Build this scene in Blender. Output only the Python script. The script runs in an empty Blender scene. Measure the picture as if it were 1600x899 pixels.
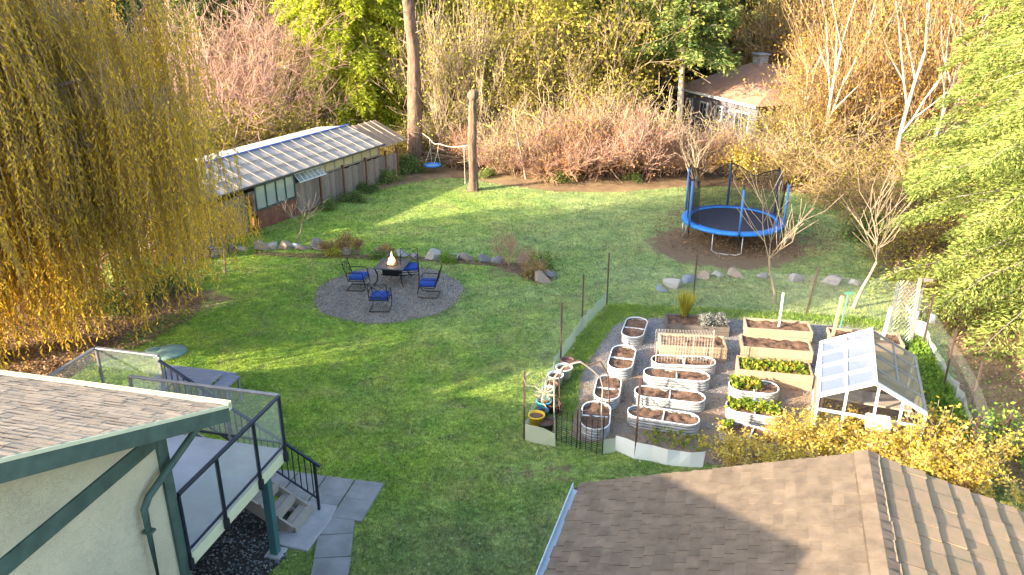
import bpy, math, random
import numpy as np
from mathutils import Vector, Matrix
C = bpy.context.scene.collection
rad = math.radians
# ------------------------------------------------------------------ camera geometry
PITCH = rad(22.0); CAMZ = 10.0; FOC = 1250.0
cP, sP = math.cos(PITCH), math.sin(PITCH)
def P(px, py, z=0.0):
    """ground point (height z) seen at a position of the 1600 px photograph"""
    x = (px-800)/FOC; v = -(py-449.5)/FOC
    dy = cP+v*sP; dz = -sP+v*cP
    t = (z-CAMZ)/dz
    return Vector((x*t, dy*t, z))
def PY(px, Y, z=0.0):
    d = Y*cP+(CAMZ-z)*sP
    return Vector(((px-800)/FOC*d, Y, z))
# ------------------------------------------------------------------ node helpers
def newmat(name):
    m = bpy.data.materials.new(name); m.use_nodes = True
    nt = m.node_tree; nt.nodes.clear()
    out = nt.nodes.new('ShaderNodeOutputMaterial')
    return m, nt, out
def N(nt, typ, **kw):
    n = nt.nodes.new(typ)
    for k, v in kw.items():
        if k.startswith('_'): setattr(n, k[1:], v)
        else:
            n.inputs[k.replace('__', ' ')].default_value = v
    return n
def L(nt, a, b): nt.links.new(a, b)
def ramp(nt, fac, stops, interp='LINEAR'):
    r = nt.nodes.new('ShaderNodeValToRGB'); r.color_ramp.interpolation = interp
    e = r.color_ramp.elements
    while len(e) < len(stops): e.new(0.5)
    for i, (p, c) in enumerate(stops):
        e[i].position = p; e[i].color = (c[0], c[1], c[2], 1)
    L(nt, fac, r.inputs[0]); return r.outputs[0]
def noise(nt, scale, detail=4, rough=.55, coord='pos', dist=0.0, sc3=None):
    if coord == 'pos': s = nt.nodes.new('ShaderNodeNewGeometry').outputs['Position']
    else: s = nt.nodes.new('ShaderNodeTexCoord').outputs['Object']
    if sc3:
        mp = nt.nodes.new('ShaderNodeMapping'); mp.inputs['Scale'].default_value = sc3
        L(nt, s, mp.inputs[0]); s = mp.outputs[0]
    n = nt.nodes.new('ShaderNodeTexNoise'); n.inputs['Scale'].default_value = scale
    n.inputs['Detail'].default_value = detail; n.inputs['Roughness'].default_value = rough
    n.inputs['Distortion'].default_value = dist
    L(nt, s, n.inputs['Vector']); return n.outputs['Fac']
def mix(nt, fac, a, b, mode='MIX'):
    m = nt.nodes.new('ShaderNodeMix'); m.data_type = 'RGBA'; m.blend_type = mode
    for sock, val in ((m.inputs[0], fac), (m.inputs[6], a), (m.inputs[7], b)):
        if hasattr(val, 'links'): L(nt, val, sock)
        elif isinstance(val, (int, float)): sock.default_value = val
        else: sock.default_value = (val[0], val[1], val[2], 1)
    return m.outputs[2]
def math_(nt, op, a, b=None, clamp=False):
    m = nt.nodes.new('ShaderNodeMath'); m.operation = op; m.use_clamp = clamp
    for s, v in ((m.inputs[0], a), (m.inputs[1], b)):
        if v is None: continue
        if hasattr(v, 'links'): L(nt, v, s)
        else: s.default_value = v
    return m.outputs[0]
def bump(nt, h, strength, dist):
    b = nt.nodes.new('ShaderNodeBump'); b.inputs['Strength'].default_value = strength
    b.inputs['Distance'].default_value = dist; L(nt, h, b.inputs['Height']); return b.outputs[0]
def mat_basic(name, col, rough=.7, var=.25, scale=6, metal=0, bmp=0.0, bscale=40, col2=None, island=0.0, coord='obj', sc3=None, spec=.3):
    m, nt, out = newmat(name)
    p = nt.nodes.new('ShaderNodeBsdfPrincipled')
    p.inputs['Roughness'].default_value = rough; p.inputs['Metallic'].default_value = metal
    p.inputs['Specular IOR Level'].default_value = spec
    c2 = col2 if col2 else tuple(max(0, c*(1-2*var)) for c in col)
    n1 = noise(nt, scale, 5, .6, coord, sc3=sc3)
    n1 = ramp(nt, n1, [(.3, (0, 0, 0)), (.7, (1, 1, 1))])
    c = mix(nt, n1, c2, col)
    if island:
        g = nt.nodes.new('ShaderNodeNewGeometry')
        k = math_(nt, 'MULTIPLY_ADD', g.outputs['Random Per Island'], 2*island)
        nt.nodes[-1].inputs[2].default_value = 1-island
        mm = nt.nodes.new('ShaderNodeVectorMath'); mm.operation = 'SCALE'
        L(nt, c, mm.inputs[0]); L(nt, k, mm.inputs['Scale']); c = mm.outputs[0]
    L(nt, c, p.inputs['Base Color'])
    if bmp:
        L(nt, bump(nt, noise(nt, bscale, 4, .6, coord, sc3=sc3), bmp, .02), p.inputs['Normal'])
    L(nt, p.outputs[0], out.inputs[0]); return m
def mat_leaf(name, cols, trans=.45, rough=.6, scale=.7, gloss=.0):
    """cols: list of colours spread over leaves at random plus a large scale drift"""
    m, nt, out = newmat(name)
    g = nt.nodes.new('ShaderNodeNewGeometry')
    n1 = noise(nt, scale, 3, .6, 'pos')
    f = math_(nt, 'MULTIPLY', g.outputs['Random Per Island'], .55)
    f2 = math_(nt, 'MULTIPLY', n1, 1.0)
    f = math_(nt, 'ADD', f, f2)
    f = math_(nt, 'SUBTRACT', f, .28, True)
    k = len(cols)
    c = ramp(nt, f, [(i/(k-1), cc) for i, cc in enumerate(cols)])
    d = nt.nodes.new('ShaderNodeBsdfDiffuse'); t = nt.nodes.new('ShaderNodeBsdfTranslucent')
    L(nt, c, d.inputs[0]); L(nt, c, t.inputs[0])
    mx = nt.nodes.new('ShaderNodeMixShader'); mx.inputs[0].default_value = trans
    L(nt, d.outputs[0], mx.inputs[1]); L(nt, t.outputs[0], mx.inputs[2]); o = mx.outputs[0]
    if gloss:
        gl = nt.nodes.new('ShaderNodeBsdfGlossy'); gl.inputs['Roughness'].default_value = .35
        m2 = nt.nodes.new('ShaderNodeMixShader'); m2.inputs[0].default_value = gloss
        L(nt, o, m2.inputs[1]); L(nt, gl.outputs[0], m2.inputs[2]); o = m2.outputs[0]
    L(nt, o, out.inputs[0]); return m
def mat_clear(name, col, alpha, rough=.05, glossy=.15):
    """see-through sheet: transparent + a little diffuse and gloss"""
    m, nt, out = newmat(name)
    t = nt.nodes.new('ShaderNodeBsdfTransparent'); d = nt.nodes.new('ShaderNodeBsdfDiffuse')
    d.inputs[0].default_value = (*col, 1)
    g = nt.nodes.new('ShaderNodeBsdfGlossy'); g.inputs['Roughness'].default_value = rough
    a = nt.nodes.new('ShaderNodeMixShader'); a.inputs[0].default_value = alpha
    L(nt, t.outputs[0], a.inputs[1]); L(nt, d.outputs[0], a.inputs[2])
    fr = nt.nodes.new('ShaderNodeLayerWeight'); fr.inputs[0].default_value = .3
    k = math_(nt, 'MULTIPLY', fr.outputs['Fresnel'], glossy*4, True)
    b = nt.nodes.new('ShaderNodeMixShader'); L(nt, k, b.inputs[0])
    L(nt, a.outputs[0], b.inputs[1]); L(nt, g.outputs[0], b.inputs[2])
    L(nt, b.outputs[0], out.inputs[0]); return m
def mat_emit(name, col, st):
    m, nt, out = newmat(name)
    e = nt.nodes.new('ShaderNodeEmission'); e.inputs[0].default_value = (*col, 1); e.inputs[1].default_value = st
    L(nt, e.outputs[0], out.inputs[0]); return m
# ------------------------------------------------------------------ mesh helpers
def np_mesh(name, V, F, smooth=False):
    """V (n,3) float, F (m,k) int"""
    V = np.asarray(V, dtype=np.float32); F = np.asarray(F, dtype=np.int32)
    me = bpy.data.meshes.new(name)
    me.vertices.add(len(V)); me.vertices.foreach_set('co', V.ravel())
    m, k = F.shape
    me.loops.add(m*k); me.loops.foreach_set('vertex_index', F.ravel())
    me.polygons.add(m); me.polygons.foreach_set('loop_start', np.arange(0, m*k, k, dtype=np.int32))
    me.polygons.foreach_set('loop_total', np.full(m, k, dtype=np.int32))
    if smooth: me.polygons.foreach_set('use_smooth', np.ones(m, dtype=bool))
    me.update(calc_edges=True); return me
def seg_arrays(segs, sides=3):
    S = np.array([(a[0], a[1], a[2], b[0], b[1], b[2], r0, r1) for a, b, r0, r1 in segs], dtype=np.float64)
    A = S[:, 0:3]; B = S[:, 3:6]; r0 = S[:, 6]; r1 = S[:, 7]
    d = B-A; ln = np.linalg.norm(d, axis=1)+1e-9; d = d/ln[:, None]
    ref = np.where(np.abs(d[:, 2:3]) > .9, np.array([[1., 0, 0]]), np.array([[0, 0, 1.]]))
    u = np.cross(d, ref); u /= np.linalg.norm(u, axis=1)[:, None]+1e-9
    w = np.cross(d, u); n = len(S)
    V = np.zeros((n, 2*sides, 3))
    for k in range(sides):
        a = 2*math.pi*k/sides
        o = u*math.cos(a)+w*math.sin(a)
        V[:, k] = A+o*r0[:, None]; V[:, sides+k] = B+o*r1[:, None]
    F = []
    base = (np.arange(n)*2*sides)[:, None]
    for k in range(sides):
        k2 = (k+1) % sides
        F.append(base+np.array([[k, k2, sides+k2, sides+k]]))
    return V.reshape(-1, 3), np.concatenate(F)
def leaf_arrays(Cn, A, length, width, rng, bias=None):
    """rhombic leaf faces at points Cn along directions A"""
    n = len(Cn); A = A/(np.linalg.norm(A, axis=1)[:, None]+1e-9)
    R = rng.normal(size=(n, 3))
    if bias is not None: R = R*.6+bias
    B = np.cross(A, R); B /= np.linalg.norm(B, axis=1)[:, None]+1e-9
    ln = (length*rng.uniform(.65, 1.3, n))[:, None]; wd = (width*rng.uniform(.7, 1.3, n))[:, None]
    V = np.stack([Cn, Cn+A*ln*.45+B*wd*.5, Cn+A*ln, Cn+A*ln*.45-B*wd*.5], axis=1).reshape(-1, 3)
    F = np.arange(4*n).reshape(n, 4)
    return V, F
def obj(name, me, mat, parent=None, loc=None):
    if isinstance(me, MB): me = me.mesh(name)
    if me.materials is not None and len(me.materials) == 0 and mat: me.materials.append(mat)
    o = bpy.data.objects.new(name, me); C.objects.link(o)
    if parent: o.parent = parent
    if loc is not None: o.location = loc
    return o
def tag(o, label, cat, group=None, kind=None):
    o['label'] = label; o['category'] = cat
    if group: o['group'] = group
    if kind: o['kind'] = kind
    return o
def struct(o, kind='structure', label=None):
    o['kind'] = kind
    if label: o['label'] = label
    return o
def thing(name, label, cat, loc=(0, 0, 0), rz=0, group=None):
    o = bpy.data.objects.new(name, None); C.objects.link(o); o.empty_display_size = .2
    o.location = loc; o.rotation_euler = (0, 0, rz); return tag(o, label, cat, group)
def dup(root, loc, rz=0, scale=1, label=None, group=None):
    def cp(o, par):
        c = o.copy(); C.objects.link(c); c.parent = par
        for ch in list(kids.get(o.name, [])): cp(ch, c)
        return c
    kids = {}
    for ch in root.children:
        kids.setdefault(root.name, []).append(ch)
        for g in ch.children: kids.setdefault(ch.name, []).append(g)
    r = cp(root, None); r.location = loc; r.rotation_euler = (0, 0, rz)
    r.scale = (scale,)*3 if isinstance(scale, (int, float)) else scale
    if label: r['label'] = label
    if group: r['group'] = group
    return r
class MB:
    def __init__(s): s.v = []; s.f = []
    def add(s, vs, fs):
        b = len(s.v); s.v += [tuple(v) for v in vs]; s.f += [tuple(b+i for i in f) for f in fs]
    def box(s, x0, x1, y0, y1, z0, z1, M=None):
        vs = [Vector(p) for p in ((x0, y0, z0), (x1, y0, z0), (x1, y1, z0), (x0, y1, z0), (x0, y0, z1), (x1, y0, z1), (x1, y1, z1), (x0, y1, z1))]
        if M: vs = [M@v for v in vs]
        s.add(vs, [(0, 3, 2, 1), (4, 5, 6, 7), (0, 1, 5, 4), (1, 2, 6, 5), (2, 3, 7, 6), (3, 0, 4, 7)]); return s
    def bar(s, a, b, w, h, up=Vector((0, 0, 1))):
        a = Vector(a); b = Vector(b); d = (b-a).normalized()
        if abs(d.dot(up)) > .99: up = Vector((0, 1, 0))
        x = d.cross(up).normalized(); z = x.cross(d).normalized()
        vs = [p+x*sx*w/2+z*sz*h/2 for p in (a, b) for sx, sz in ((-1, -1), (1, -1), (1, 1), (-1, 1))]
        s.add(vs, [(0, 1, 2, 3), (7, 6, 5, 4), (0, 4, 5, 1), (1, 5, 6, 2), (2, 6, 7, 3), (3, 7, 4, 0)]); return s
    def tube(s, pts, r, sides=8, cap=True, closed=False):
        pts = [Vector(p) for p in pts]; n = len(pts)
        rs = r if isinstance(r, (list, tuple)) else [r]*n
        b = len(s.v); ref = None
        for i, p in enumerate(pts):
            if closed: d = (pts[(i+1) % n]-pts[i-1])
            else: d = (pts[min(i+1, n-1)]-pts[max(i-1, 0)])
            d.normalize()
            if ref is None:
                ref = Vector((0, 0, 1)) if abs(d.z) < .9 else Vector((1, 0, 0))
            u = d.cross(ref)
            if u.length < 1e-4: u = d.cross(Vector((.3, .5, .8)))
            u.normalize(); w = d.cross(u).normalized(); ref = -w if False else ref
            for k in range(sides):
                a = 2*math.pi*k/sides; s.v.append(tuple(p+(u*math.cos(a)+w*math.sin(a))*rs[i]))
        m = n if closed else n-1
        for i in range(m):
            for k in range(sides):
                k2 = (k+1) % sides; i2 = (i+1) % n
                s.f.append((b+i*sides+k, b+i*sides+k2, b+i2*sides+k2, b+i2*sides+k))
        if cap and not closed:
            s.f.append(tuple(b+k for k in reversed(range(sides)))); s.f.append(tuple(b+(n-1)*sides+k for k in range(sides)))
        return s
    def prism(s, poly, z0, z1):
        n = len(poly); vs = [(p[0], p[1], z0) for p in poly]+[(p[0], p[1], z1) for p in poly]
        s.add(vs, [tuple(reversed(range(n))), tuple(range(n, 2*n))]+[(i, (i+1) % n, n+(i+1) % n, n+i) for i in range(n)]); return s
    def prism_x(s, poly, x0, x1):
        n = len(poly); vs = [(x0, p[0], p[1]) for p in poly]+[(x1, p[0], p[1]) for p in poly]
        s.add(vs, [tuple(reversed(range(n))), tuple(range(n, 2*n))]+[(i, (i+1) % n, n+(i+1) % n, n+i) for i in range(n)]); return s
    def quad(s, a, b, c, d): s.add([a, b, c, d], [(0, 1, 2, 3)]); return s
    def lathe(s, prof, seg=24, c=(0, 0, 0), sx=1, sy=1):
        b = len(s.v); n = len(prof)
        for k in range(seg):
            a = 2*math.pi*k/seg
            for r, z in prof: s.v.append((c[0]+r*math.cos(a)*sx, c[1]+r*math.sin(a)*sy, c[2]+z))
        for k in range(seg):
            k2 = (k+1) % seg
            for i in range(n-1): s.f.append((b+k*n+i, b+k2*n+i, b+k2*n+i+1, b+k*n+i+1))
        return s
    def mesh(s, name, smooth=False):
        me = bpy.data.meshes.new(name); me.from_pydata(s.v, [], s.f); me.update()
        if smooth: me.polygons.foreach_set('use_smooth', [True]*len(me.polygons))
        return me
def bevel(o, w=.01, seg=2):
    m = o.modifiers.new('b', 'BEVEL'); m.width = w; m.segments = seg; m.limit_method = 'ANGLE'; return o
def smooth(o):
    o.data.polygons.foreach_set('use_smooth', [True]*len(o.data.polygons)); return o
def in_poly(X, Y, poly):
    inside = np.zeros(len(X), bool); n = len(poly); j = n-1
    for i in range(n):
        xi, yi = poly[i][0], poly[i][1]; xj, yj = poly[j][0], poly[j][1]
        c = ((yi > Y) != (yj > Y)) & (X < (xj-xi)*(Y-yi)/(yj-yi+1e-12)+xi)
        inside ^= c; j = i
    return inside
def smooth_poly(pts, n=3, jit=0.0, seed=0):
    """Chaikin corner cutting"""
    r = random.Random(seed); pts = [Vector((p[0], p[1])) for p in pts]
    for _ in range(n):
        q = []
        for i in range(len(pts)):
            a, b = pts[i], pts[(i+1) % len(pts)]
            q += [a*.75+b*.25, a*.25+b*.75]
        pts = q
    if jit: pts = [p+Vector((r.uniform(-jit, jit), r.uniform(-jit, jit))) for p in pts]
    return [(p.x, p.y) for p in pts]
def grow(rg, p, d, Ln, r, depth, segs, tips, spread=.6, up=.15, nseg=4, kids=3, shrink=.68, wob=.18, rmin=.004, first=.3):
    """recursive branch; segs gets (p0,p1,r0,r1), tips gets (point, direction)"""
    pts = [p]; r0 = r
    for i in range(nseg):
        d = (d+Vector((rg.gauss(0, wob), rg.gauss(0, wob), rg.gauss(0, wob)+up*.25))).normalized()
        q = p+d*(Ln/nseg); r1 = max(rmin, r0*(.86 if depth > 0 else .7))
        segs.append((p, q, r0, r1))
        if depth > 0 and (i+1)/nseg > first:
            for _ in range(kids if i == nseg-1 else max(1, kids-1)):
                a = Vector((rg.gauss(0, 1), rg.gauss(0, 1), rg.gauss(0, 1)))
                a = (a-d*a.dot(d)).normalized()
                nd = (d*(1-spread*.5)+a*spread*rg.uniform(.7, 1.3)+Vector((0, 0, up))).normalized()
                grow(rg, q, nd, Ln*shrink*rg.uniform(.7, 1.15), max(rmin, r1*.62), depth-1, segs, tips, spread, up, max(2, nseg-1), kids, shrink, wob, rmin, 0)
        elif depth == 0:
            tips.append((q, d))
        p = q; r0 = r1
# ------------------------------------------------------------------ camera, world, sun
cam = bpy.data.cameras.new('camera'); co = bpy.data.objects.new('camera', cam); C.objects.link(co)
co.location = (0, 0, CAMZ); co.rotation_euler = (math.pi/2-PITCH, 0, 0)
cam.sensor_width = 36; cam.lens = 36*FOC/1600; cam.clip_end = 2000
bpy.context.scene.camera = co
SAZ, SEL = rad(25), rad(18.2)           # the light travels towards +x turned 22 deg to +y
dirv = Vector((math.cos(SAZ)*math.cos(SEL), math.sin(SAZ)*math.cos(SEL), -math.sin(SEL)))
sl = bpy.data.lights.new('sun', 'SUN'); so = bpy.data.objects.new('sun', sl); C.objects.link(so)
sl.energy = 3.7; sl.angle = rad(.6); sl.color = (1, .86, .66)
so.rotation_euler = dirv.to_track_quat('-Z', 'Y').to_euler()
w = bpy.data.worlds.new('World'); bpy.context.scene.world = w; w.use_nodes = True
nt = w.node_tree; bg = nt.nodes['Background']
sky = nt.nodes.new('ShaderNodeTexSky'); sky.sky_type = 'NISHITA'; sky.sun_disc = False
sky.sun_elevation = SEL
tosun = -dirv; sky.sun_rotation = math.atan2(tosun.x, tosun.y)
sky.air_density = 1.0; sky.dust_density = 2.0; sky.ozone_density = 1.0
L(nt, sky.outputs[0], bg.inputs[0]); bg.inputs[1].default_value = .15
sc = bpy.context.scene
sc.view_settings.view_transform = 'Standard'; sc.view_settings.look = 'None'
sc.view_settings.exposure = 2.55; sc.view_settings.gamma = 1
sc.cycles.max_bounces = 6; sc.cycles.transparent_max_bounces = 16
sc.cycles.diffuse_bounces = 3; sc.cycles.glossy_bounces = 2; sc.cycles.transmission_bounces = 3
sc.cycles.use_denoising = True
try: sc.cycles.sample_clamp_indirect = 6
except Exception: pass
# ------------------------------------------------------------------ materials
M = {}
def lawn_color(nt):
    big = ramp(nt, noise(nt, .16, 5, .6), [(.40, (0, 0, 0)), (.60, (1, 1, 1))])
    mid = ramp(nt, noise(nt, .9, 6, .65), [(.35, (0, 0, 0)), (.68, (1, 1, 1))])
    fine = noise(nt, 9, 6, .7)
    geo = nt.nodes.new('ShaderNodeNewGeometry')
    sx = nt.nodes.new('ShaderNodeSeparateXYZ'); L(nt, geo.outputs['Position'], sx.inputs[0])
    # paler, less saturated turf towards the far right and nearest the camera
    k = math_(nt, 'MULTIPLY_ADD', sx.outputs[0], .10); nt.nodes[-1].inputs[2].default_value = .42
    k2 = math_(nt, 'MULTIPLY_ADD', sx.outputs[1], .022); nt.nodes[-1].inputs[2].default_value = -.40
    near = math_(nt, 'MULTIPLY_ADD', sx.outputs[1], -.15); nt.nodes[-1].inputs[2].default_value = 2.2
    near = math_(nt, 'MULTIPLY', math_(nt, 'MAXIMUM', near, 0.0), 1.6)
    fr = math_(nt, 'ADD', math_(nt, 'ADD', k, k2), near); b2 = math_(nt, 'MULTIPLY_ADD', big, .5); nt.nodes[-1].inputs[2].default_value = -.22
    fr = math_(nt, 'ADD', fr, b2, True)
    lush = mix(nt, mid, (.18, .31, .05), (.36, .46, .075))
    pale_turf = mix(nt, mid, (.20, .285, .105), (.38, .44, .165))
    c = mix(nt, fr, lush, pale_turf)
    yel = ramp(nt, noise(nt, .5, 4, .6, dist=.4), [(.52, (0, 0, 0)), (.72, (1, 1, 1))])
    c = mix(nt, math_(nt, 'MULTIPLY', yel, .5), c, (.36, .32, .12))
    dry = ramp(nt, noise(nt, 1.1, 8, .75, dist=.8), [(.50, (0, 0, 0)), (.68, (1, 1, 1))])
    c = mix(nt, math_(nt, 'MULTIPLY', dry, .6), c, (.25, .22, .12))
    f2 = ramp(nt, fine, [(.3, (.55, .55, .55)), (.7, (1.25, 1.25, 1.25))])
    f3 = ramp(nt, noise(nt, 2.6, 5, .7, dist=.5), [(.3, (.68, .70, .72)), (.7, (1.25, 1.22, 1.15))])
    c = mix(nt, 1.0, c, f3, 'MULTIPLY')
    return mix(nt, 1.0, c, f2, 'MULTIPLY')
def mk_lawn():
    m, nt, out = newmat('lawn_turf')
    p = nt.nodes.new('ShaderNodeBsdfPrincipled'); p.inputs['Roughness'].default_value = .9
    p.inputs['Specular IOR Level'].default_value = .1
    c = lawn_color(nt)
    at = nt.nodes.new('ShaderNodeAttribute'); at.attribute_name = 'bare'
    soil = mix(nt, noise(nt, 6, 6, .7), (.11, .075, .045), (.26, .18, .11))
    jag = math_(nt, 'MULTIPLY_ADD', noise(nt, 2.2, 7, .75), 1.6); nt.nodes[-1].inputs[2].default_value = -.8
    f = math_(nt, 'ADD', at.outputs['Fac'], jag)
    f = ramp(nt, f, [(.35, (0, 0, 0)), (.6, (1, 1, 1))])
    f = math_(nt, 'MULTIPLY', f, math_(nt, 'GREATER_THAN', at.outputs['Fac'], .02))
    L(nt, mix(nt, f, c, soil), p.inputs['Base Color'])
    L(nt, bump(nt, noise(nt, 14, 8, .75), .9, .05), p.inputs['Normal'])
    L(nt, p.outputs[0], out.inputs[0]); return m
M['lawn'] = mk_lawn()
def mk_blade():
    m, nt, out = newmat('grass_blade')
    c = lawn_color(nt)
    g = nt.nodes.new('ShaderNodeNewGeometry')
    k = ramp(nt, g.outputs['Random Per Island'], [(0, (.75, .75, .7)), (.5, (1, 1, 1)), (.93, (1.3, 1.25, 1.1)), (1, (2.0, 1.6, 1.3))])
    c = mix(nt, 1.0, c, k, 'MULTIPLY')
    d = nt.nodes.new('ShaderNodeBsdfDiffuse'); t = nt.nodes.new('ShaderNodeBsdfTranslucent')
    L(nt, c, d.inputs[0]); L(nt, c, t.inputs[0])
    mx = nt.nodes.new('ShaderNodeMixShader'); mx.inputs[0].default_value = .4
    L(nt, d.outputs[0], mx.inputs[1]); L(nt, t.outputs[0], mx.inputs[2]); L(nt, mx.outputs[0], out.inputs[0])
    return m
M['blade'] = mk_blade()
def mk_ground(name, stops, s1=.8, s2=18, b=.8, bd=.05):
    m, nt, out = newmat(name)
    p = nt.nodes.new('ShaderNodeBsdfPrincipled'); p.inputs['Roughness'].default_value = .95
    p.inputs['Specular IOR Level'].default_value = .1
    a = noise(nt, s1, 6, .65); f = noise(nt, s2, 8, .8)
    k = math_(nt, 'ADD', math_(nt, 'MULTIPLY', a, .55), math_(nt, 'MULTIPLY', f, .6))
    L(nt, ramp(nt, k, stops), p.inputs['Base Color'])
    L(nt, bump(nt, f, b, bd), p.inputs['Normal']); L(nt, p.outputs[0], out.inputs[0]); return m
M['earth'] = mk_ground('earth_leaf_litter', [(.35, (.07, .045, .025)), (.5, (.17, .11, .06)), (.62, (.30, .20, .11)), (.75, (.16, .19, .05))])
def mk_gravel(name, stops, scale, bd=.015, drift=None):
    m, nt, out = newmat(name)
    p = nt.nodes.new('ShaderNodeBsdfPrincipled'); p.inputs['Roughness'].default_value = .85
    g = nt.nodes.new('ShaderNodeNewGeometry')
    v = nt.nodes.new('ShaderNodeTexVoronoi'); v.inputs['Scale'].default_value = scale
    L(nt, g.outputs['Position'], v.inputs['Vector'])
    s = nt.nodes.new('ShaderNodeSeparateColor'); L(nt, v.outputs['Color'], s.inputs[0])
    c = ramp(nt, s.outputs[0], stops)
    n2 = noise(nt, 1.1, 6, .7); n2 = ramp(nt, n2, [(.35, (.7, .7, .7)), (.7, (1.15, 1.15, 1.15))])
    c = mix(nt, 1.0, c, n2, 'MULTIPLY')
    if drift:
        sx = nt.nodes.new('ShaderNodeSeparateXYZ'); L(nt, g.outputs['Position'], sx.inputs[0])
        k = math_(nt, 'ADD', math_(nt, 'MULTIPLY', sx.outputs[1], -.16), math_(nt, 'MULTIPLY', noise(nt, 1.6, 7, .7), 3.2))
        k = math_(nt, 'ADD', k, .95+drift[1])
        k = ramp(nt, k, [(0, (0, 0, 0)), (.45, (1, 1, 1))])
        c = mix(nt, math_(nt, 'MULTIPLY', k, .8), c, drift[0])
    L(nt, c, p.inputs['Base Color'])
    L(nt, bump(nt, v.outputs['Distance'], 1.0, -bd), p.inputs['Normal']); L(nt, p.outputs[0], out.inputs[0]); return m
M['patio'] = mk_gravel('patio_gravel', [(0, (.12, .095, .07)), (.5, (.22, .18, .14)), (.9, (.30, .25, .20)), (1, (.5, .44, .36))], 45)
M['garden_gravel'] = mk_gravel('garden_gravel', [(0, (.10, .09, .08)), (.5, (.20, .185, .17)), (1, (.33, .31, .28))], 38, drift=((.24, .16, .09), .6))
M['black_gravel'] = mat_basic('black_gravel', (.17, .175, .17), .6, .3, 8, island=.85, col2=(.06, .065, .065))
M['soil'] = mk_ground('bed_soil', [(.35, (.04, .024, .016)), (.5, (.12, .07, .045)), (.62, (.22, .13, .085)), (.75, (.32, .21, .14))], 3, 30, 1, .06)
M['concrete'] = mat_basic('concrete', (.34, .33, .32), .9, .12, 5, bmp=.4, bscale=60)
M['slab'] = mat_basic('concrete_slab', (.29, .28, .265), .9, .2, 2.2, bmp=.35, bscale=70, island=.22, coord='pos')
def mk_stucco():
    m, nt, out = newmat('cream_stucco')
    p = nt.nodes.new('ShaderNodeBsdfPrincipled'); p.inputs['Roughness'].default_value = .95; p.inputs['Specular IOR Level'].default_value = .1
    c = mix(nt, ramp(nt, noise(nt, 1.2, 5, .6, 'obj'), [(.3, (0, 0, 0)), (.7, (1, 1, 1))]), (.44, .40, .28), (.55, .49, .34))
    worm = ramp(nt, noise(nt, 6.5, 3, .6, 'obj', 2.0), [(.485, (0, 0, 0)), (.51, (1, 1, 1)), (.535, (0, 0, 0))])
    f = noise(nt, 50, 5, .7, 'obj')
    h = math_(nt, 'ADD', math_(nt, 'MULTIPLY', f, .5), math_(nt, 'MULTIPLY', worm, -.15))
    c = mix(nt, math_(nt, 'MULTIPLY', worm, .08), c, (.33, .30, .2))
    L(nt, c, p.inputs['Base Color']); L(nt, bump(nt, h, .9, .025), p.inputs['Normal']); L(nt, p.outputs[0], out.inputs[0]); return m
M['stucco'] = mk_stucco()
M['green_trim'] = mat_basic('sage_green_paint', (.068, .112, .09), .6, .2, 4, bmp=.1, bscale=50)
M['teal_paint'] = mat_basic('teal_paint', (.045, .12, .12), .5, .1, 4)
M['cream_paint'] = mat_basic('cream_paint', (.58, .58, .38), .6, .06, 3)
M['deck_vinyl'] = mat_basic('grey_deck_vinyl', (.42, .41, .42), .55, .12, 1.6, bmp=.1, bscale=120)
M['rail'] = mat_basic('dark_metal_rail', (.035, .038, .055), .35, .2, 8, metal=.5)
M['rail_light'] = mat_basic('weathered_aluminium', (.30, .28, .27), .4, .15, 10, metal=.5)
M['glass'] = mat_clear('rail_glass', (.6, .68, .64), .07, .03, .06)
M['shingle_tan'] = mat_basic('tan_shingle', (.41, .31, .215), .95, .12, 30, bmp=.5, bscale=150, island=.16)
M['shingle_brown'] = mat_basic('brown_shingle', (.19, .14, .095), .95, .2, 5, bmp=.5, bscale=150, island=.12)
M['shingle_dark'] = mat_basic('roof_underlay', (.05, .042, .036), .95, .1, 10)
M['shingle_moss'] = mat_basic('mossy_shingle', (.29, .19, .115), .95, .1, 5, col2=(.21, .16, .09), bmp=.5, bscale=120, island=.1)
M['white'] = mat_basic('white_paint', (.66, .66, .64), .4, .05, 4)
M['pale_blue'] = mat_basic('pale_blue_gutter', (.55, .62, .66), .4, .06, 4)
M['weathered'] = mat_basic('weathered_wood', (.34, .28, .22), .85, .14, 5, bmp=.4, bscale=30, sc3=(1, 1, 8), island=.15)
M['stair_wood'] = mat_basic('grey_stair_wood', (.33, .29, .24), .85, .14, 9, bmp=.4, bscale=40, sc3=(6, 1, 6), island=.12)
M['fence_wood'] = mat_basic('grey_fence_boards', (.27, .215, .17), .9, .18, 6, bmp=.5, bscale=30, sc3=(4, 4, .7), island=.22)
M['red_wood'] = mat_basic('red_brown_boards', (.24, .10, .06), .85, .2, 6, bmp=.3, bscale=30, island=.15)
M['bed_wood'] = mat_basic('raised_bed_lumber', (.36, .255, .16), .8, .12, 7, bmp=.3, bscale=30, island=.12)
M['dark_wood'] = mat_basic('dark_raised_bed_lumber', (.12, .10, .085), .8, .15, 7, bmp=.3, bscale=30, island=.2)
M['post_wood'] = mat_basic('new_lumber_post', (.52, .33, .19), .8, .12, 7)
M['galv'] = mat_basic('white_corrugated_steel', (.37, .37, .36), .5, .3, 3.5, metal=.2)
M['tpost'] = mat_basic('rusty_post_steel', (.10, .06, .05), .7, .2, 12)
M['black'] = mat_basic('black_metal', (.018, .018, .022), .45, .2, 12, metal=.3)
M['cushion'] = mat_basic('royal_blue_cushion', (.018, .06, .27), .85, .1, 9, bmp=.2, bscale=90)
M['tramp_blue'] = mat_basic('blue_pad_vinyl', (.03, .22, .62), .35, .1, 5)
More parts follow.
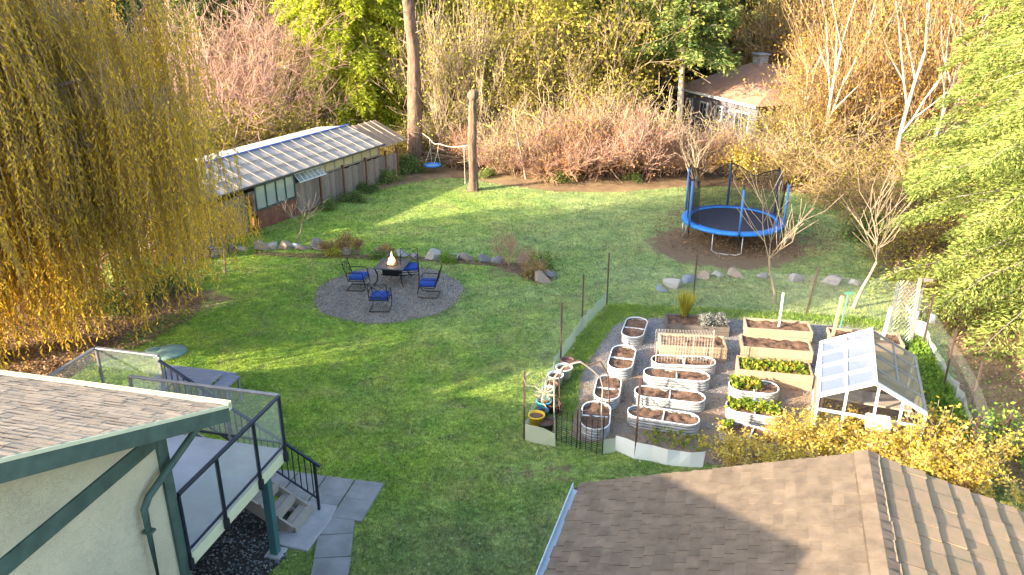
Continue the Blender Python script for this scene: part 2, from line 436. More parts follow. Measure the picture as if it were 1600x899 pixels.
M['tramp_mat'] = mat_basic('black_jump_mat', (.035, .035, .05), .7, .1, 5)
M['steel'] = mat_basic('galvanised_steel', (.45, .46, .47), .35, .08, 8, metal=.7)
M['net_black'] = mat_clear('black_safety_net', (.02, .02, .022), .66, .6, 0)
M['net_pale'] = mat_clear('pale_garden_netting', (.75, .8, .75), .035, .6, 0)
M['mesh_pale'] = mat_clear('pale_wire_mesh_strip', (.62, .66, .62), .42, .6, .02)
M['plastic_white'] = mat_clear('white_plastic_sheet', (.75, .77, .76), .82, .4, .04)
M['poly_white'] = mat_clear('milky_polycarbonate', (.22, .27, .36), .55, .15, .10)
M['poly_dirty'] = mat_clear('dusty_polycarbonate', (.26, .22, .14), .62, .3, .02)
M['roof_poly'] = mat_basic('clear_corrugated_roofing', (.31, .28, .25), .42, .12, 2.5, col2=(.22, .19, .165), spec=.5)
M['roof_poly_brown'] = mat_basic('brown_stained_roofing', (.30, .20, .13), .5, .18, 3)
M['roof_white'] = mat_basic('white_corrugated_roofing', (.27, .28, .29), .5, .12, 2)
M['blue_line'] = mat_basic('blue_ridge_tape', (.08, .14, .45), .5, .1, 4)
M['pane'] = mat_clear('old_window_glass', (.55, .58, .52), .4, .05, .1)
M['bark'] = mat_basic('fir_bark', (.25, .155, .105), .95, .25, 5, bmp=1, bscale=14, col2=(.085, .055, .04), sc3=(3, 3, .5), coord='obj')
M['bark_grey'] = mat_basic('grey_bark', (.30, .25, .20), .95, .2, 6, bmp=.6, bscale=20)
M['bark_pale'] = mat_basic('pale_alder_bark', (.56, .48, .38), .85, .15, 5)
M['twig_tan'] = mat_basic('tan_twigs', (.45, .34, .22), .85, .15, .6, col2=(.25, .18, .11), coord='pos', island=.25)
M['twig_pink'] = mat_basic('pinkish_twigs', (.46, .29, .22), .85, .15, .6, col2=(.30, .18, .13), coord='pos', island=.25)
M['twig_red'] = mat_basic('reddish_twigs', (.42, .20, .14), .85, .15, .5, col2=(.34, .23, .13), coord='pos', island=.3)
M['twig_gold'] = mat_basic('golden_twigs', (.42, .29, .16), .85, .15, .6, col2=(.20, .125, .065), coord='pos', island=.25)
M['twig_brown'] = mat_basic('brown_twigs', (.20, .13, .08), .9, .15, .6, col2=(.12, .08, .055), coord='pos', island=.3)
M['young_bark'] = mat_basic('pale_young_bark', (.34, .26, .17), .8, .15, 4)
M['leaf_willow'] = mat_leaf('willow_leaf', [(.24, .19, .04), (.54, .37, .045), (.82, .52, .05), (.92, .60, .08)], .5, scale=.4)
M['leaf_cedar'] = mat_leaf('cedar_leaf', [(.13, .18, .02), (.34, .40, .04), (.56, .58, .07), (.74, .68, .10)], .5, scale=.6)
M['leaf_conifer'] = mat_leaf('sunny_conifer_leaf', [(.05, .085, .022), (.14, .19, .045), (.29, .32, .08), (.50, .46, .14)], .22, scale=.8)
M['leaf_fir'] = mat_leaf('fir_leaf', [(.045, .08, .03), (.11, .17, .05), (.24, .29, .08), (.40, .40, .12)], .25, scale=.4)
M['leaf_dark'] = mat_leaf('dark_fir_leaf', [(.018, .04, .02), (.04, .075, .03), (.07, .12, .045), (.13, .17, .06)], .2, scale=.3)
M['leaf_yg'] = mat_leaf('yellow_green_leaf', [(.20, .20, .03), (.36, .34, .05), (.52, .48, .09), (.62, .55, .16)], .45, scale=.5)
M['leaf_olive'] = mat_leaf('olive_leaf', [(.09, .10, .02), (.20, .19, .035), (.36, .29, .06), (.46, .30, .08)], .4, scale=.6)
M['leaf_orange'] = mat_leaf('orange_leaf', [(.18, .085, .025), (.34, .19, .045), (.52, .34, .08), (.42, .34, .12)], .45, scale=.6)
M['leaf_yellow'] = mat_leaf('yellow_leaf', [(.24, .13, .035), (.50, .33, .045), (.70, .54, .08), (.36, .42, .08)], .45, scale=1.4, gloss=.04)
M['leaf_red'] = mat_leaf('reddish_leaf', [(.30, .09, .05), (.42, .17, .09), (.50, .30, .12), (.40, .22, .10)], .4, scale=.8)
M['leaf_green'] = mat_leaf('fresh_green_leaf', [(.07, .14, .03), (.15, .25, .04), (.27, .37, .06), (.40, .46, .10)], .4, scale=1.2)
M['leaf_grey'] = mat_leaf('grey_herb_leaf', [(.12, .13, .10), (.20, .20, .17), (.30, .29, .26)], .2, scale=2)
M['leaf_lettuce'] = mat_leaf('mixed_bed_leaf', [(.05, .11, .015), (.14, .22, .03), (.34, .34, .05), (.42, .17, .04)], .4, scale=2.5)
M['leaf_brown'] = mat_leaf('fallen_leaf', [(.08, .05, .035), (.18, .11, .07), (.30, .19, .11), (.40, .30, .20)], .1, scale=1)
M['leaf_pale'] = mat_leaf('dry_pale_leaf', [(.35, .27, .12), (.5, .42, .25), (.62, .58, .45)], .2, scale=1)
M['rock'] = mat_basic('grey_rock', (.26, .245, .225), .9, .15, 2.2, col2=(.15, .14, .14), bmp=.9, bscale=9, coord='pos')
M['rock_pale'] = mat_basic('pale_rock', (.36, .325, .28), .9, .15, 2.2, col2=(.34, .31, .27), bmp=.9, bscale=9, coord='pos')
M['rock_brown'] = mat_basic('brown_rock', (.31, .23, .17), .9, .15, 2.2, col2=(.25, .20, .15), bmp=.9, bscale=9, coord='pos')
M['rock_blue'] = mat_basic('bluish_rock', (.22, .25, .29), .9, .15, 2.2, col2=(.14, .155, .18), bmp=.9, bscale=9, coord='pos')
# ------------------------------------------------------------------ ground sheets
def sheet(name, poly, z, mat, kind='structure', label=None):
    mb = MB(); mb.add([(p[0], p[1], z) for p in poly], [tuple(range(len(poly)))])
    o = obj(name, mb.mesh(name), mat); return struct(o, kind, label)
mb = MB(); n = 10
for i in range(n):
    for j in range(n):
        x0, x1 = -300+60*i, -240+60*i; y0, y1 = -100+60*j, -40+60*j
        mb.quad((x0, y0, 0), (x1, y0, 0), (x1, y1, 0), (x0, y1, 0))
struct(obj('ground', mb.mesh('ground'), M['earth']), label='brown earth covered with leaf litter')
px_lawn = [(20, 690), (90, 610), (150, 560), (215, 510), (300, 478), (318, 462), (240, 440), (180, 415), (270, 395), (345, 372),
           (395, 362), (470, 338), (540, 312), (620, 290), (700, 276), (760, 285), (860, 300), (960, 302), (1050, 294), (1110, 290), (1200, 297),
           (1320, 308), (1400, 318), (1395, 345), (1360, 365), (1375, 400), (1400, 425), (1420, 448), (1480, 500), (1480, 560), (1500, 640), (1530, 740)]
lawn_poly = [tuple(P(*p)[:2]) for p in px_lawn]+[(12.5, 9), (9, 2), (-12, 2), (-11.5, 12)]
lawn_poly = smooth_poly(lawn_poly, 2, .06, 3)
fire_c = P(608, 458); FR = 2.42
garden_px = [(965, 500), (1110, 497), (1300, 508), (1400, 522), (1432, 560), (1452, 640), (1480, 740), (1300, 745), (1090, 728), (960, 694), (885, 690), (905, 640), (905, 590), (935, 540)]
garden_poly = smooth_poly([tuple(P(*p)[:2]) for p in garden_px], 2, .03, 5)
# lawn: a gridded sheet with a bare-earth weight
def bare_weight(X, Y):
    b = np.zeros(len(X))
    t = P(1135, 385)
    for cx, cy, rx, ry, s in ((t.x, t.y, 3.4, 2.9, 1.0), (t.x+2.9, t.y+.4, 2.3, 1.4, .5), (P(1120, 335).x, P(1120, 335).y, 3, 1.6, .5),
                              (P(190, 545).x-.6, P(190, 545).y, 1.8, 1.2, .4), (P(850, 740).x, P(850, 740).y, 1.2, .6, .42), (P(690, 640).x, P(690, 640).y, .8, .5, .35), (P(560, 760).x, P(560, 760).y, .9, .5, .4), (P(1460, 600).x+.6, 16.5, .9, 3.2, .6),
                              (P(800, 425).x, P(800, 425).y, 1.2, .9, .5), (P(310, 470).x, P(310, 470).y, 1.5, 1.2, .6), (P(470, 300).x, P(470, 345).y, 2.5, .9, .35)):
        d = ((X-cx)/rx)**2+((Y-cy)/ry)**2
        b = np.maximum(b, s*np.clip(1.25-d, 0, 1))
    return b
st = .2
gx = np.arange(-24, 20, st); gy = np.arange(1, 42, st)
GX, GY = np.meshgrid(gx, gy); fx = GX.ravel(); fy = GY.ravel()
rng = np.random.default_rng(1)
ins = in_poly(fx+st/2, fy+st/2, lawn_poly)
nx = len(gx); q = np.where(ins)[0]; q = q[((q % nx) < nx-1) & (q//nx < len(gy)-1)]
F = np.stack([q, q+1, q+nx+1, q+nx], axis=1)
used = np.unique(F); remap = -np.ones(len(fx), int); remap[used] = np.arange(len(used))
V = np.stack([fx[used]+rng.uniform(-.05, .05, len(used)), fy[used]+rng.uniform(-.05, .05, len(used)), np.full(len(used), .012)], axis=1)
me = np_mesh('lawn', V, remap[F], True)
at = me.attributes.new('bare', 'FLOAT', 'POINT'); at.data.foreach_set('value', bare_weight(V[:, 0], V[:, 1]).astype(np.float32))
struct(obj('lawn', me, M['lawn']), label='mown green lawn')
circ = [(fire_c.x+(FR+.04*math.sin(7*a)+.03*math.sin(13*a))*math.cos(a), fire_c.y+(FR+.04*math.sin(7*a))*math.sin(a)) for a in [2*math.pi*i/72 for i in range(72)]]
sheet('gravel_patio', circ, .017, M['patio'], label='round grey gravel patio')
sheet('garden_gravel_path', garden_poly, .018, M['garden_gravel'], label='gravel between the raised beds')
# ------------------------------------------------------------------ house wing (local x = along the eave, y = away from the camera)
HO = Vector((-4.77, 9.31, 0)); HR = -rad(13.6)
def HW(x, y, z=0): return Matrix.Rotation(HR, 4, 'Z')@Vector((x, y, z))+HO
ES = .405                                                 # roof slope
def zr(y): return 4.24+ES*(.7-y) if y > -6.1 else 4.24+ES*(.7+6.1)-ES*(-6.1-y)
house = thing('house_wing', 'cream stucco house wing with green trim and tan shingle roof beside the deck', 'house', HO, HR)
X0 = -13
body = MB(); body.prism_x([(0, 0), (0, zr(0)-.2), (-6.1, zr(-6.1)-.2), (-12.2, zr(-12.2)-.2), (-12.2, 0)], X0, 0)
obj('wall', body, M['stucco'], house)
t = MB(); t.box(.0, .035, -12.2, -.14, 3.98, 4.2)
obj('trim_band', t, M['green_trim'], house)
t = MB(); t.box(.002, .045, -.14, .045, 0, 4.32); t.box(-.14, .002, .002, .045, 0, 4.32)
obj('corner_board', t, M['green_trim'], house)
rf = MB()
def slope_prism(mb, ya, yb, x0, x1, dz0, dz1):
    mb.prism_x([(ya, zr(ya)+dz0), (yb, zr(yb)+dz0), (yb, zr(yb)+dz1), (ya, zr(ya)+dz1)], x0, x1)
slope_prism(rf, .70, -6.1, X0-.5, .58, -.12, -.02)
slope_prism(rf, -6.102, -12.9, X0-.5, .58, -.12, -.02)
roof = obj('roof', rf, M['shingle_dark'], house)
def shingle_mesh(x0, x1, s_len, course, wid, base, along, up, nrm, seed, butt=.018, jag=.03):
    """rows of separate overlapping tabs; base+x*along+s*up"""
    r = random.Random(seed); mb = MB(); k = 0
    nrow = int(s_len/course)+1
    for i in range(nrow):
        s0 = i*course; x = x0-r.uniform(0, wid)
        while x < x1:
            w_ = wid*r.uniform(.7, 1.35); a, b = max(x, x0), min(x+w_-.013, x1)
            if b-a > .03:
                h = butt*r.uniform(.6, 1.3); j = r.uniform(-jag, jag)*.5
                se = min(s0+course+.03, s_len)
                s00 = max(s0+j, -.03)
                pts = [(a, s00, .0), (b, s00, .0), (b, se, .0), (a, se, .0), (a, s00, h+.004), (b, s00, h+.004), (b, se, .004), (a, se, .004)]
                mb.add([base+along*p[0]+up*p[1]+nrm*p[2] for p in pts], [(0, 1, 5, 4), (4, 5, 6, 7), (1, 2, 6, 5), (3, 0, 4, 7)])
            x += w_
    return mb
upv = Vector((0, -1, ES)).normalized(); nv = Vector((0, ES, 1)).normalized()
sh = shingle_mesh(-9.5, .6, 7.3, .145, .30, Vector((0, .72, zr(.72)-.018)), Vector((1, 0, 0)), upv, nv, 4, .014)
obj('shingles', sh, M['shingle_tan'], roof)
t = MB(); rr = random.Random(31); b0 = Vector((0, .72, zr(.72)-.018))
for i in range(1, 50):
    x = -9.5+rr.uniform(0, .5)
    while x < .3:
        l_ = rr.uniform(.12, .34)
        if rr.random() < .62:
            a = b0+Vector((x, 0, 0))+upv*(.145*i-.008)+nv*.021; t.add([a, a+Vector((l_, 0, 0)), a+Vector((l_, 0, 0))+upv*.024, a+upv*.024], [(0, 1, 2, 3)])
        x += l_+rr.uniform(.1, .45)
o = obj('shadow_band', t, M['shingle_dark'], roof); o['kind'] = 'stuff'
t = MB()
def rake(mb, x0, x1, dz0, dz1, ya=.7, yb=-6.1):
    mb.prism_x([(ya, zr(ya)+dz0), (yb, zr(yb)+dz0), (yb, zr(yb)+dz1), (ya, zr(ya)+dz1)], x0, x1)
rake(t, .582, .62, -.27, -.03); rake(t, .582, .62, -.27, -.03, -6.102, -12.9)
obj('fascia', t, M['green_trim'], house)
t = MB(); rake(t, .60, .63, -.05, -.005); rake(t, .0, .58, -.18, -.125, .68)
obj('soffit', t, M['cream_paint'], house)
t = MB(); t.box(X0-.5, .61, .705, .74, zr(.7)-.03, zr(.7)+.012); t.box(X0-.5, .56, .745, .85, zr(.7)-.16, zr(.7)-.14); t.box(X0-.5, .56, .85, .86, zr(.7)-.16, zr(.7)-.03)
obj('gutter', t, M['cream_paint'], house)
t = MB(); t.tube([(.32, .70, 3.98), (.20, .45, 3.9), (.12, -.56, 3.5), (.10, -.66, 3.36), (.10, -.66, 0)], .05, 10)
smooth(obj('downpipe', t, M['green_trim'], house))
for z in (3.0, 1.4): obj('pipe_bracket', MB().box(.036, .17, -.72, -.60, z, z+.03), M['green_trim'], house)
# ------------------------------------------------------------------ deck
DZ = 2.0; DY = 2.9
deck = thing('raised_deck', 'raised deck with grey vinyl floor, glass railing and wooden stairs beside the stucco house', 'deck', HO, HR)
fl = MB(); fl.box(-7.5, 0, .004, DY, DZ-.04, DZ); fl.box(-4.35, -2.95, DY+.001, 3.75, DZ-.04, DZ)
obj('floor', fl, M['deck_vinyl'], deck)
t = MB(); t.box(-.03, .02, .02, DY, DZ-.26, DZ-.045); t.box(-2.93, -.035, DY-.03, DY+.01, DZ-.26, DZ-.045)
obj('rim_board', t, M['cream_paint'], deck)
t = MB()
for x in (-5.5, -4.2, -2.9, -1.6, -.6): t.box(x, x+.05, .05, DY-.05, DZ-.24, DZ-.045)
obj('joists', t, M['weathered'], deck)
t = MB(); t.box(-.19, -.05, 2.38, 2.52, 0, DZ-.27)
bevel(obj('support_post', t, M['teal_paint'], deck), .006)
t = MB(); t.box(-.28, .04, 2.3, 2.62, 0, .06); bevel(obj('post_footing', t, M['concrete'], deck), .02)
t = MB(); t.box(-4.3, -4.18, 3.6, 3.7, 0, DZ-.05); t.box(-3.08, -2.97, 3.6, 3.7, 0, DZ-.05); obj('support_post', t, M['teal_paint'], deck)
def railing(pts, posts, nm, mt, ext=0):
    """top bar + low bar + glass between; posts list of (x,y)"""
    r = MB()
    for a, b in zip(pts[:-1], pts[1:]):
        r.bar((a[0], a[1], DZ+1.07), (b[0], b[1], DZ+1.07), .075, .04)
    o = bevel(obj('handrail', r, mt, deck), .012)
    r = MB()
    for a, b in zip(pts[:-1], pts[1:]):
        a3 = Vector((a[0], a[1], DZ+.10)); b3 = Vector((b[0], b[1], DZ+.10)); r.bar(a3, b3, .04, .03)
    obj('bottom_rail', r, M['rail'], deck)
    for x, y in posts:
        r = MB(); r.box(x-.025, x+.025, y-.025, y+.025, DZ-.22, DZ+1.05)
        r.box(x-.04, x+.04, y-.04, y+.04, DZ-.24, DZ-.06)
        bevel(obj('rail_post', r, mt if mt is M['rail_light'] else M['rail'], deck), .006)
    for a, b in zip(pts[:-1], pts[1:]):
        a3 = Vector((a[0], a[1], 0)); b3 = Vector((b[0], b[1], 0)); d = (b3-a3).normalized()*.03
        r = MB(); r.bar(a3+d+Vector((0, 0, DZ+.58)), b3-d+Vector((0, 0, DZ+.58)), .008, .90)
        obj('glass_panel', r, M['glass'], deck)
railing([(.05, .06), (.05, DY+.02)], [(.05, .06), (.05, 1.0), (.05, 2.05), (.05, DY)], 'side', M['rail'])
railing([(.03, DY+.04), (-2.95, DY+.04)], [(-1.05, DY+.04), (-2.0, DY+.04), (-2.95, DY+.04)], 'back', M['rail_light'])
railing([(-2.95, 3.78), (-4.35, 3.78)], [(-2.95, 3.78), (-4.35, 3.78)], 'landing', M['rail_light'])
railing([(-4.37, 3.76), (-4.37, 2.4), (-7.5, 2.4)], [(-4.37, 2.4), (-6, 2.4)], 'far', M['rail_light'])
# stairs run down along the far side of the deck
nst = 9
for i in range(nst):
    z = DZ-(i+1)*DZ/(nst+1)
    x = -2.95+i*.335
    t = MB(); t.box(x, x+.135, DY+.1, 3.72, z-.045, z); t.box(x+.145, x+.28, DY+.1, 3.72, z-.045, z); t.box(x+.255, x+.278, DY+.11, 3.71, z-.13, z-.046)
    bevel(obj('stair_tread', t, M['stair_wood'], deck), .006)
dxs = nst*.335
for y in (DY+.1, 3.66):
    t = MB(); t.add([(-2.95, y, DZ-.12), (-2.95, y+.05, DZ-.12), (-2.95, y, DZ-.45), (-2.95, y+.05, DZ-.45), (-2.95+dxs-.05, y, .16), (-2.95+dxs-.05, y+.05, .16), (-2.95+dxs-.3, y, .02), (-2.95+dxs-.3, y+.05, .02)],
                    [(0, 1, 5, 4), (2, 6, 7, 3), (0, 4, 6, 2), (1, 3, 7, 5), (4, 5, 7, 6), (0, 2, 3, 1)])
    obj('stringer', t, M['stair_wood'], deck)
hr = MB(); sl_ = DZ/(nst+1)/.335
def hz(x): return DZ+.98-(x+2.95)*sl_
hr.bar((-2.95, 3.76, hz(-2.95)), (.22, 3.76, hz(.22)), .05, .04); obj('stair_handrail', hr, M['rail'], deck)
hr = MB(); hr.bar((-2.95, 3.76, hz(-2.95)-.83), (.1, 3.76, hz(.1)-.83), .03, .03)
hr.bar((.1, 3.76, 0), (.1, 3.76, hz(.1)), .045, .045)
x = -2.85
while x < .05:
    hr.bar((x, 3.76, hz(x)-.83), (x, 3.76, hz(x)-.02), .016, .016, Vector((0, 1, 0))); x += .125
obj('stair_baluster', hr, M['rail'], deck)
t = MB(); t.prism([(-.35, 2.66), (.42, 2.62), (.45, 3.5), (.40, 3.95), (-.4, 3.95)], 0.004, .07)
bevel(tag(obj('concrete_pad', t, M['concrete'], loc=HO), 'rough concrete pad at the foot of the wooden deck stairs', 'concrete pad'), .02)
bpy.data.objects['concrete_pad'].rotation_euler = (0, 0, HR)
# black gravel beneath the deck
gp = [tuple(HW(*p)[:2]) for p in ((-5.5, -.0), (-5.5, 3.6), (-.45, 3.6), (-.2, 2.9), (.1, 2.45), (.02, 1.9), (.55, .6), (.7, -.6), (.3, -3), (0, -3), (0, 0))]
sheet('gravel_bed', gp, .016, M['shingle_dark'], label='dark gravel bed under the deck')
rng = np.random.default_rng(7)
def pebbles(poly, n, s0, s1, z, seed):
    rg = np.random.default_rng(seed); xs = np.array([p[0] for p in poly]); ys = np.array([p[1] for p in poly])
    X = rg.uniform(xs.min(), xs.max(), n*2); Y = rg.uniform(ys.min(), ys.max(), n*2); k = in_poly(X, Y, poly); X = X[k][:n]; Y = Y[k][:n]; n = len(X)
    oc = np.array([(1, 0, 0), (0, 1, 0), (-1, 0, 0), (0, -1, 0), (0, 0, .6), (0, 0, -.6)], float)
    fc = np.array([(0, 1, 4), (1, 2, 4), (2, 3, 4), (3, 0, 4), (1, 0, 5), (2, 1, 5), (3, 2, 5), (0, 3, 5)])
    S = rg.uniform(s0, s1, (n, 1, 1)); a = rg.uniform(0, 6.28, n); V = oc[None]*S*rg.uniform(.7, 1.3, (n, 6, 1))
    ca, sa = np.cos(a)[:, None], np.sin(a)[:, None]
    x = V[:, :, 0]*ca-V[:, :, 1]*sa; y = V[:, :, 0]*sa+V[:, :, 1]*ca; zz = V[:, :, 2]+x*rg.uniform(-.6, .6, (n, 1))
    V = np.stack([x+X[:, None], y+Y[:, None], zz+z+rg.uniform(0, .02, (n, 1))], axis=2)
    return V.reshape(-1, 3), (np.arange(n)[:, None, None]*6+fc[None]).reshape(-1, 3)
V, F = pebbles(gp, 9000, .015, .034, .025, 3)
o = obj('loose_gravel', np_mesh('loose_gravel', V, F), M['black_gravel']); tag(o, 'loose dark pebbles on the bed under the deck', 'gravel', kind='stuff')
V, F = pebbles([(fire_c.x+(x-fire_c.x)*1.05, fire_c.y+(y-fire_c.y)*1.05) for x, y in circ], 3800, .010, .026, .02, 8)
tag(obj('patio_pebbles', np_mesh('patio_pebbles', V, F), mat_basic('brown_grey_pebble', (.26, .22, .18), .9, .2, 8, island=.5)), 'loose pebbles spilling from the round gravel patio', 'pebbles', kind='stuff')
# paving slabs
slab_c = []
def slab(cx, cy, sx, sy, rz, name='paving_slab'):
    o = obj('paving_slab', MB().box(-sx/2, sx/2, -sy/2, sy/2, 0, .05), M['slab']); bevel(o, .008)
    o.location = (cx, cy, .002+.004*((len(slab_c)*7) % 3)); o.rotation_euler = (0, 0, rz); slab_c.append(o); return o
A = rad(5)
pos_ = [(-3.36+.0*i+.07*i, 12.55-.64*i) for i in range(5)]
names5 = ['nearest the stair foot, turned slightly', 'second down the garden path from the stairs', 'third down the path from the stairs', 'fourth down the path from the stairs', 'last of the path before the photo edge']
for i, (x, y) in enumerate(pos_):
    o = slab(x, y, .66, .62, A+rad((0, 1, -1, 1, 0)[i])); tag(o, 'grey square paving slab, '+names5[i], 'paving slab', 'slabs of the garden path')
k = 0
top_names = ['hidden end of the far slab row behind the railing', 'far slab row, directly behind the stair handrail', 'far slab row, second slab right of the handrail', 'far slab row, outer corner slab by the grass']
for i in range(4):
    x, y = -4.9+.63*i, 13.98-.135*i
    tag(slab(x, y, .61, .62, rad(-12)), 'grey slab of the '+top_names[i], 'paving slab', 'slabs of the garden path')
row2 = ['inner slab under the handrail', 'pale slab beside the handrail foot', 'outer dark slab by the lawn']
for i in range(3):
    x, y = -4.4+.63*i, 13.24-.135*i
    tag(slab(x, y, .61, .62, rad(-12)), 'second paved row, '+row2[i], 'paving slab', 'slabs of the garden path')
# ------------------------------------------------------------------ garage
GO = Vector((1.06, 10.25, 0)); GR = -rad(17.5)
def GW(x, y, z=0): return Matrix.Rotation(GR, 4, 'Z')@Vector((x, y, z))+GO
garage = thing('garage', 'garage with brown shingled gable roof, half in shadow, mossy right slope', 'garage', GO, GR)
gs = (3.94-2.6)/3.87
t = MB()
t.v = []; pts = [(.35, 0), (.35, 2.55), (3.87, 3.80), (7.4, 2.55), (7.4, 0)]
t.add([(p[0], -.25, p[1]) for p in pts]+[(p[0], -8.6, p[1]) for p in pts], [(0, 1, 2, 3, 4), (9, 8, 7, 6, 5)]+[(i, i+5, (i+1) % 5+5, (i+1) % 5) for i in range(5)])
obj('wall', t, M['cream_paint'], garage)
t = MB()
def gslab(mb, x0, x1, z0, z1, y0, y1, th):
    mb.add([(x0, y0, z0), (x1, y0, z1), (x1, y1, z1), (x0, y1, z0), (x0, y0, z0-th), (x1, y0, z1-th), (x1, y1, z1-th), (x0, y1, z0-th)],
           [(0, 1, 2, 3), (7, 6, 5, 4), (0, 4, 5, 1), (1, 5, 6, 2), (2, 6, 7, 3), (3, 7, 4, 0)])
gslab(t, 0, 3.87, 2.6, 3.94, 0, -9, .12); gslab(t, 3.872, 7.74, 3.94, 2.88, 0, -9, .12)
roof = obj('roof', t, M['shingle_dark'], garage)
upl = Vector((3.87, 0, 1.34)).normalized(); nl = Vector((-1.34, 0, 3.87)).normalized()
sh = shingle_mesh(0, 9, 3.98, .145, .26, Vector((-.02, .015, 2.6)), Vector((0, -1, 0)), upl, nl, 9, .016)
obj('shingles', sh, M['shingle_brown'], roof)
upr = Vector((-3.87, 0, 1.06)).normalized(); nr = Vector((1.06, 0, 3.87)).normalized()
sh = shingle_mesh(0, 9, 3.95, .30, .34, Vector((7.76, .015, 2.88)), Vector((0, -1, 0)), upr, nr, 10, .032, .035)
obj('shingles', sh, M['shingle_moss'], roof)
cap = MB(); y = 0.02; r_ = random.Random(3)
while y > -9:
    d = .17
    for s in (-1, 1):
        a = Vector((3.87, y, 3.985)); e = a+Vector((s*.17, 0, -.055))
        cap.add([a, a+Vector((0, -d-.03, -.012)), e+Vector((0, -d-.03, -.012)), e, a+Vector((0, 0, -.012)), e+Vector((0, 0, -.03))], [(0, 1, 2, 3), (0, 3, 5, 4)])
    y -= d
obj('ridge_cap', cap, M['shingle_brown'], roof)
t = MB(); t.box(-.13, -.025, -9, .05, 2.44, 2.45); t.box(-.14, -.13, -9, .05, 2.44, 2.57); t.box(-.025, -.015, -9, .05, 2.44, 2.575)
obj('gutter', t, M['pale_blue'], garage)
t = MB(); t.tube([(-.08, .08, 2.45), (-.08, .08, 2.3), (.3, -.12, 2.1), (.3, -.12, .1)], .045, 8); smooth(obj('downpipe', t, M['tpost'], garage))
t = MB()
t.add([(0, .0, 2.6), (3.87, 0, 3.94), (3.87, 0, 3.74), (0, 0, 2.4), (0, .03, 2.6), (3.87, .03, 3.94), (3.87, .03, 3.74), (0, .03, 2.4)], [(0, 1, 2, 3), (7, 6, 5, 4), (0, 4, 5, 1), (2, 6, 7, 3)])
t.add([(7.74, .0, 2.88), (3.87, 0, 3.94), (3.87, 0, 3.74), (7.74, 0, 2.68), (7.74, .03, 2.88), (3.87, .03, 3.94), (3.87, .03, 3.74), (7.74, .03, 2.68)], [(3, 2, 1, 0), (4, 5, 6, 7), (1, 5, 4, 0), (3, 7, 6, 2)])
obj('barge_board', t, M['tpost'], garage)
# ------------------------------------------------------------------ picnic table, septic lids
pt = thing('picnic_table', 'grey slatted picnic table standing on the lawn behind the deck railing', 'table', P(310, 630), -rad(13))
t = MB()
for i in range(6): t.box(-.92, .62, -.40+.135*i, -.28+.135*i, .72, .75)
bevel(obj('tabletop', t, mat_basic('grey_composite', (.20, .21, .26), .6, .1, 4), pt), .005)
gc = bpy.data.materials['grey_composite']
for y in (-.78, .62):
    t = MB()
    for i in range(2): t.box(-.9, .6, y+.14*i, y+.125+.14*i, .42, .45)
    obj('bench', t, gc, pt)
for x in (-.7, .4):
    t = MB(); t.bar((x, -.62, 0), (x, -.25, .72), .05, .08); t.bar((x, .62, 0), (x, .25, .72), .05, .08); t.bar((x, -.75, .40), (x, .85, .40), .05, .05)
    obj('leg', t, gc, pt)
st_ = thing('side_stool', 'small grey square stool at the end of the picnic table', 'stool', P(360, 634), -rad(13))
t = MB()
for i in range(4): t.box(-.19, .19, -.3+.15*i, -.16+.15*i, .66, .69)
obj('seat', t, gc, st_)
for x, y in ((-.15, -.25), (.15, -.25), (-.15, .25), (.15, .25)): obj('leg', MB().bar((x, y, 0), (x, y, .66), .04, .04), gc, st_)
lidm = mat_basic('green_plastic_lid', (.16, .25, .22), .6, .15, 5)
for p, r, lb in (((265, 552), .46, 'large round green tank lid in the lawn by the leaf litter'), ((240, 551), .26, 'small green lid beside the large round tank lid')):
    t = MB(); t.lathe([(0, .09), (r*.9, .07), (r, .05), (r, 0)], 28)
    o = smooth(obj('tank_lid', t, lidm)); o.location = P(*p); tag(o, lb, 'lid', 'green tank lids')
# ------------------------------------------------------------------ fire pit set
tb = thing('fire_table', 'square black fire table with tiled top and lit flames on the gravel circle', 'fire table', P(614.5, 440), -rad(9))
t = MB(); t.box(-.5, .5, -.5, -.36, .58, .62); t.box(-.5, .5, .36, .5, .58, .62); t.box(-.5, -.36, -.359, .359, .58, .62); t.box(.36, .5, -.359, .359, .58, .62)
bevel(obj('tabletop', t, mat_basic('slate_tile', (.10, .10, .11), .4, .2, 9), tb), .008)
t = MB(); t.box(-.358, .358, -.358, .358, .575, .61); bevel(obj('tile_inlay', t, mat_basic('brown_tile', (.20, .13, .10), .5, .2, 12), tb), .006)
t = MB(); t.lathe([(0, .60), (.17, .60), (.18, .625), (.2, .625), (.2, .60)], 24); obj('burner', t, M['black'], tb)
t = MB(); t.box(-.28, .28, -.28, .28, .28, .57); bevel(obj('burner_box', t, M['black'], tb), .02)
for sx in (-1, 1):
    for sy in (-1, 1):
        t = MB(); t.tube([(sx*.46, sy*.46, .57), (sx*.40, sy*.40, .35), (sx*.42, sy*.42, .15), (sx*.52, sy*.52, 0)], .022, 6); obj('leg', t, M['black'], tb)
t = MB(); t.box(-.42, .42, -.01, .01, .2, .22); t.box(-.01, .01, -.42, -.011, .2, .22); t.box(-.01, .01, .011, .42, .2, .22); obj('stretcher', t, M['black'], tb)
r_ = random.Random(4)
fm = mat_emit('flame_yellow', (1, .50, .14), .75); fm2 = mat_emit('flame_core', (1, .66, .28), 1.1)
t = MB(); t2 = MB()
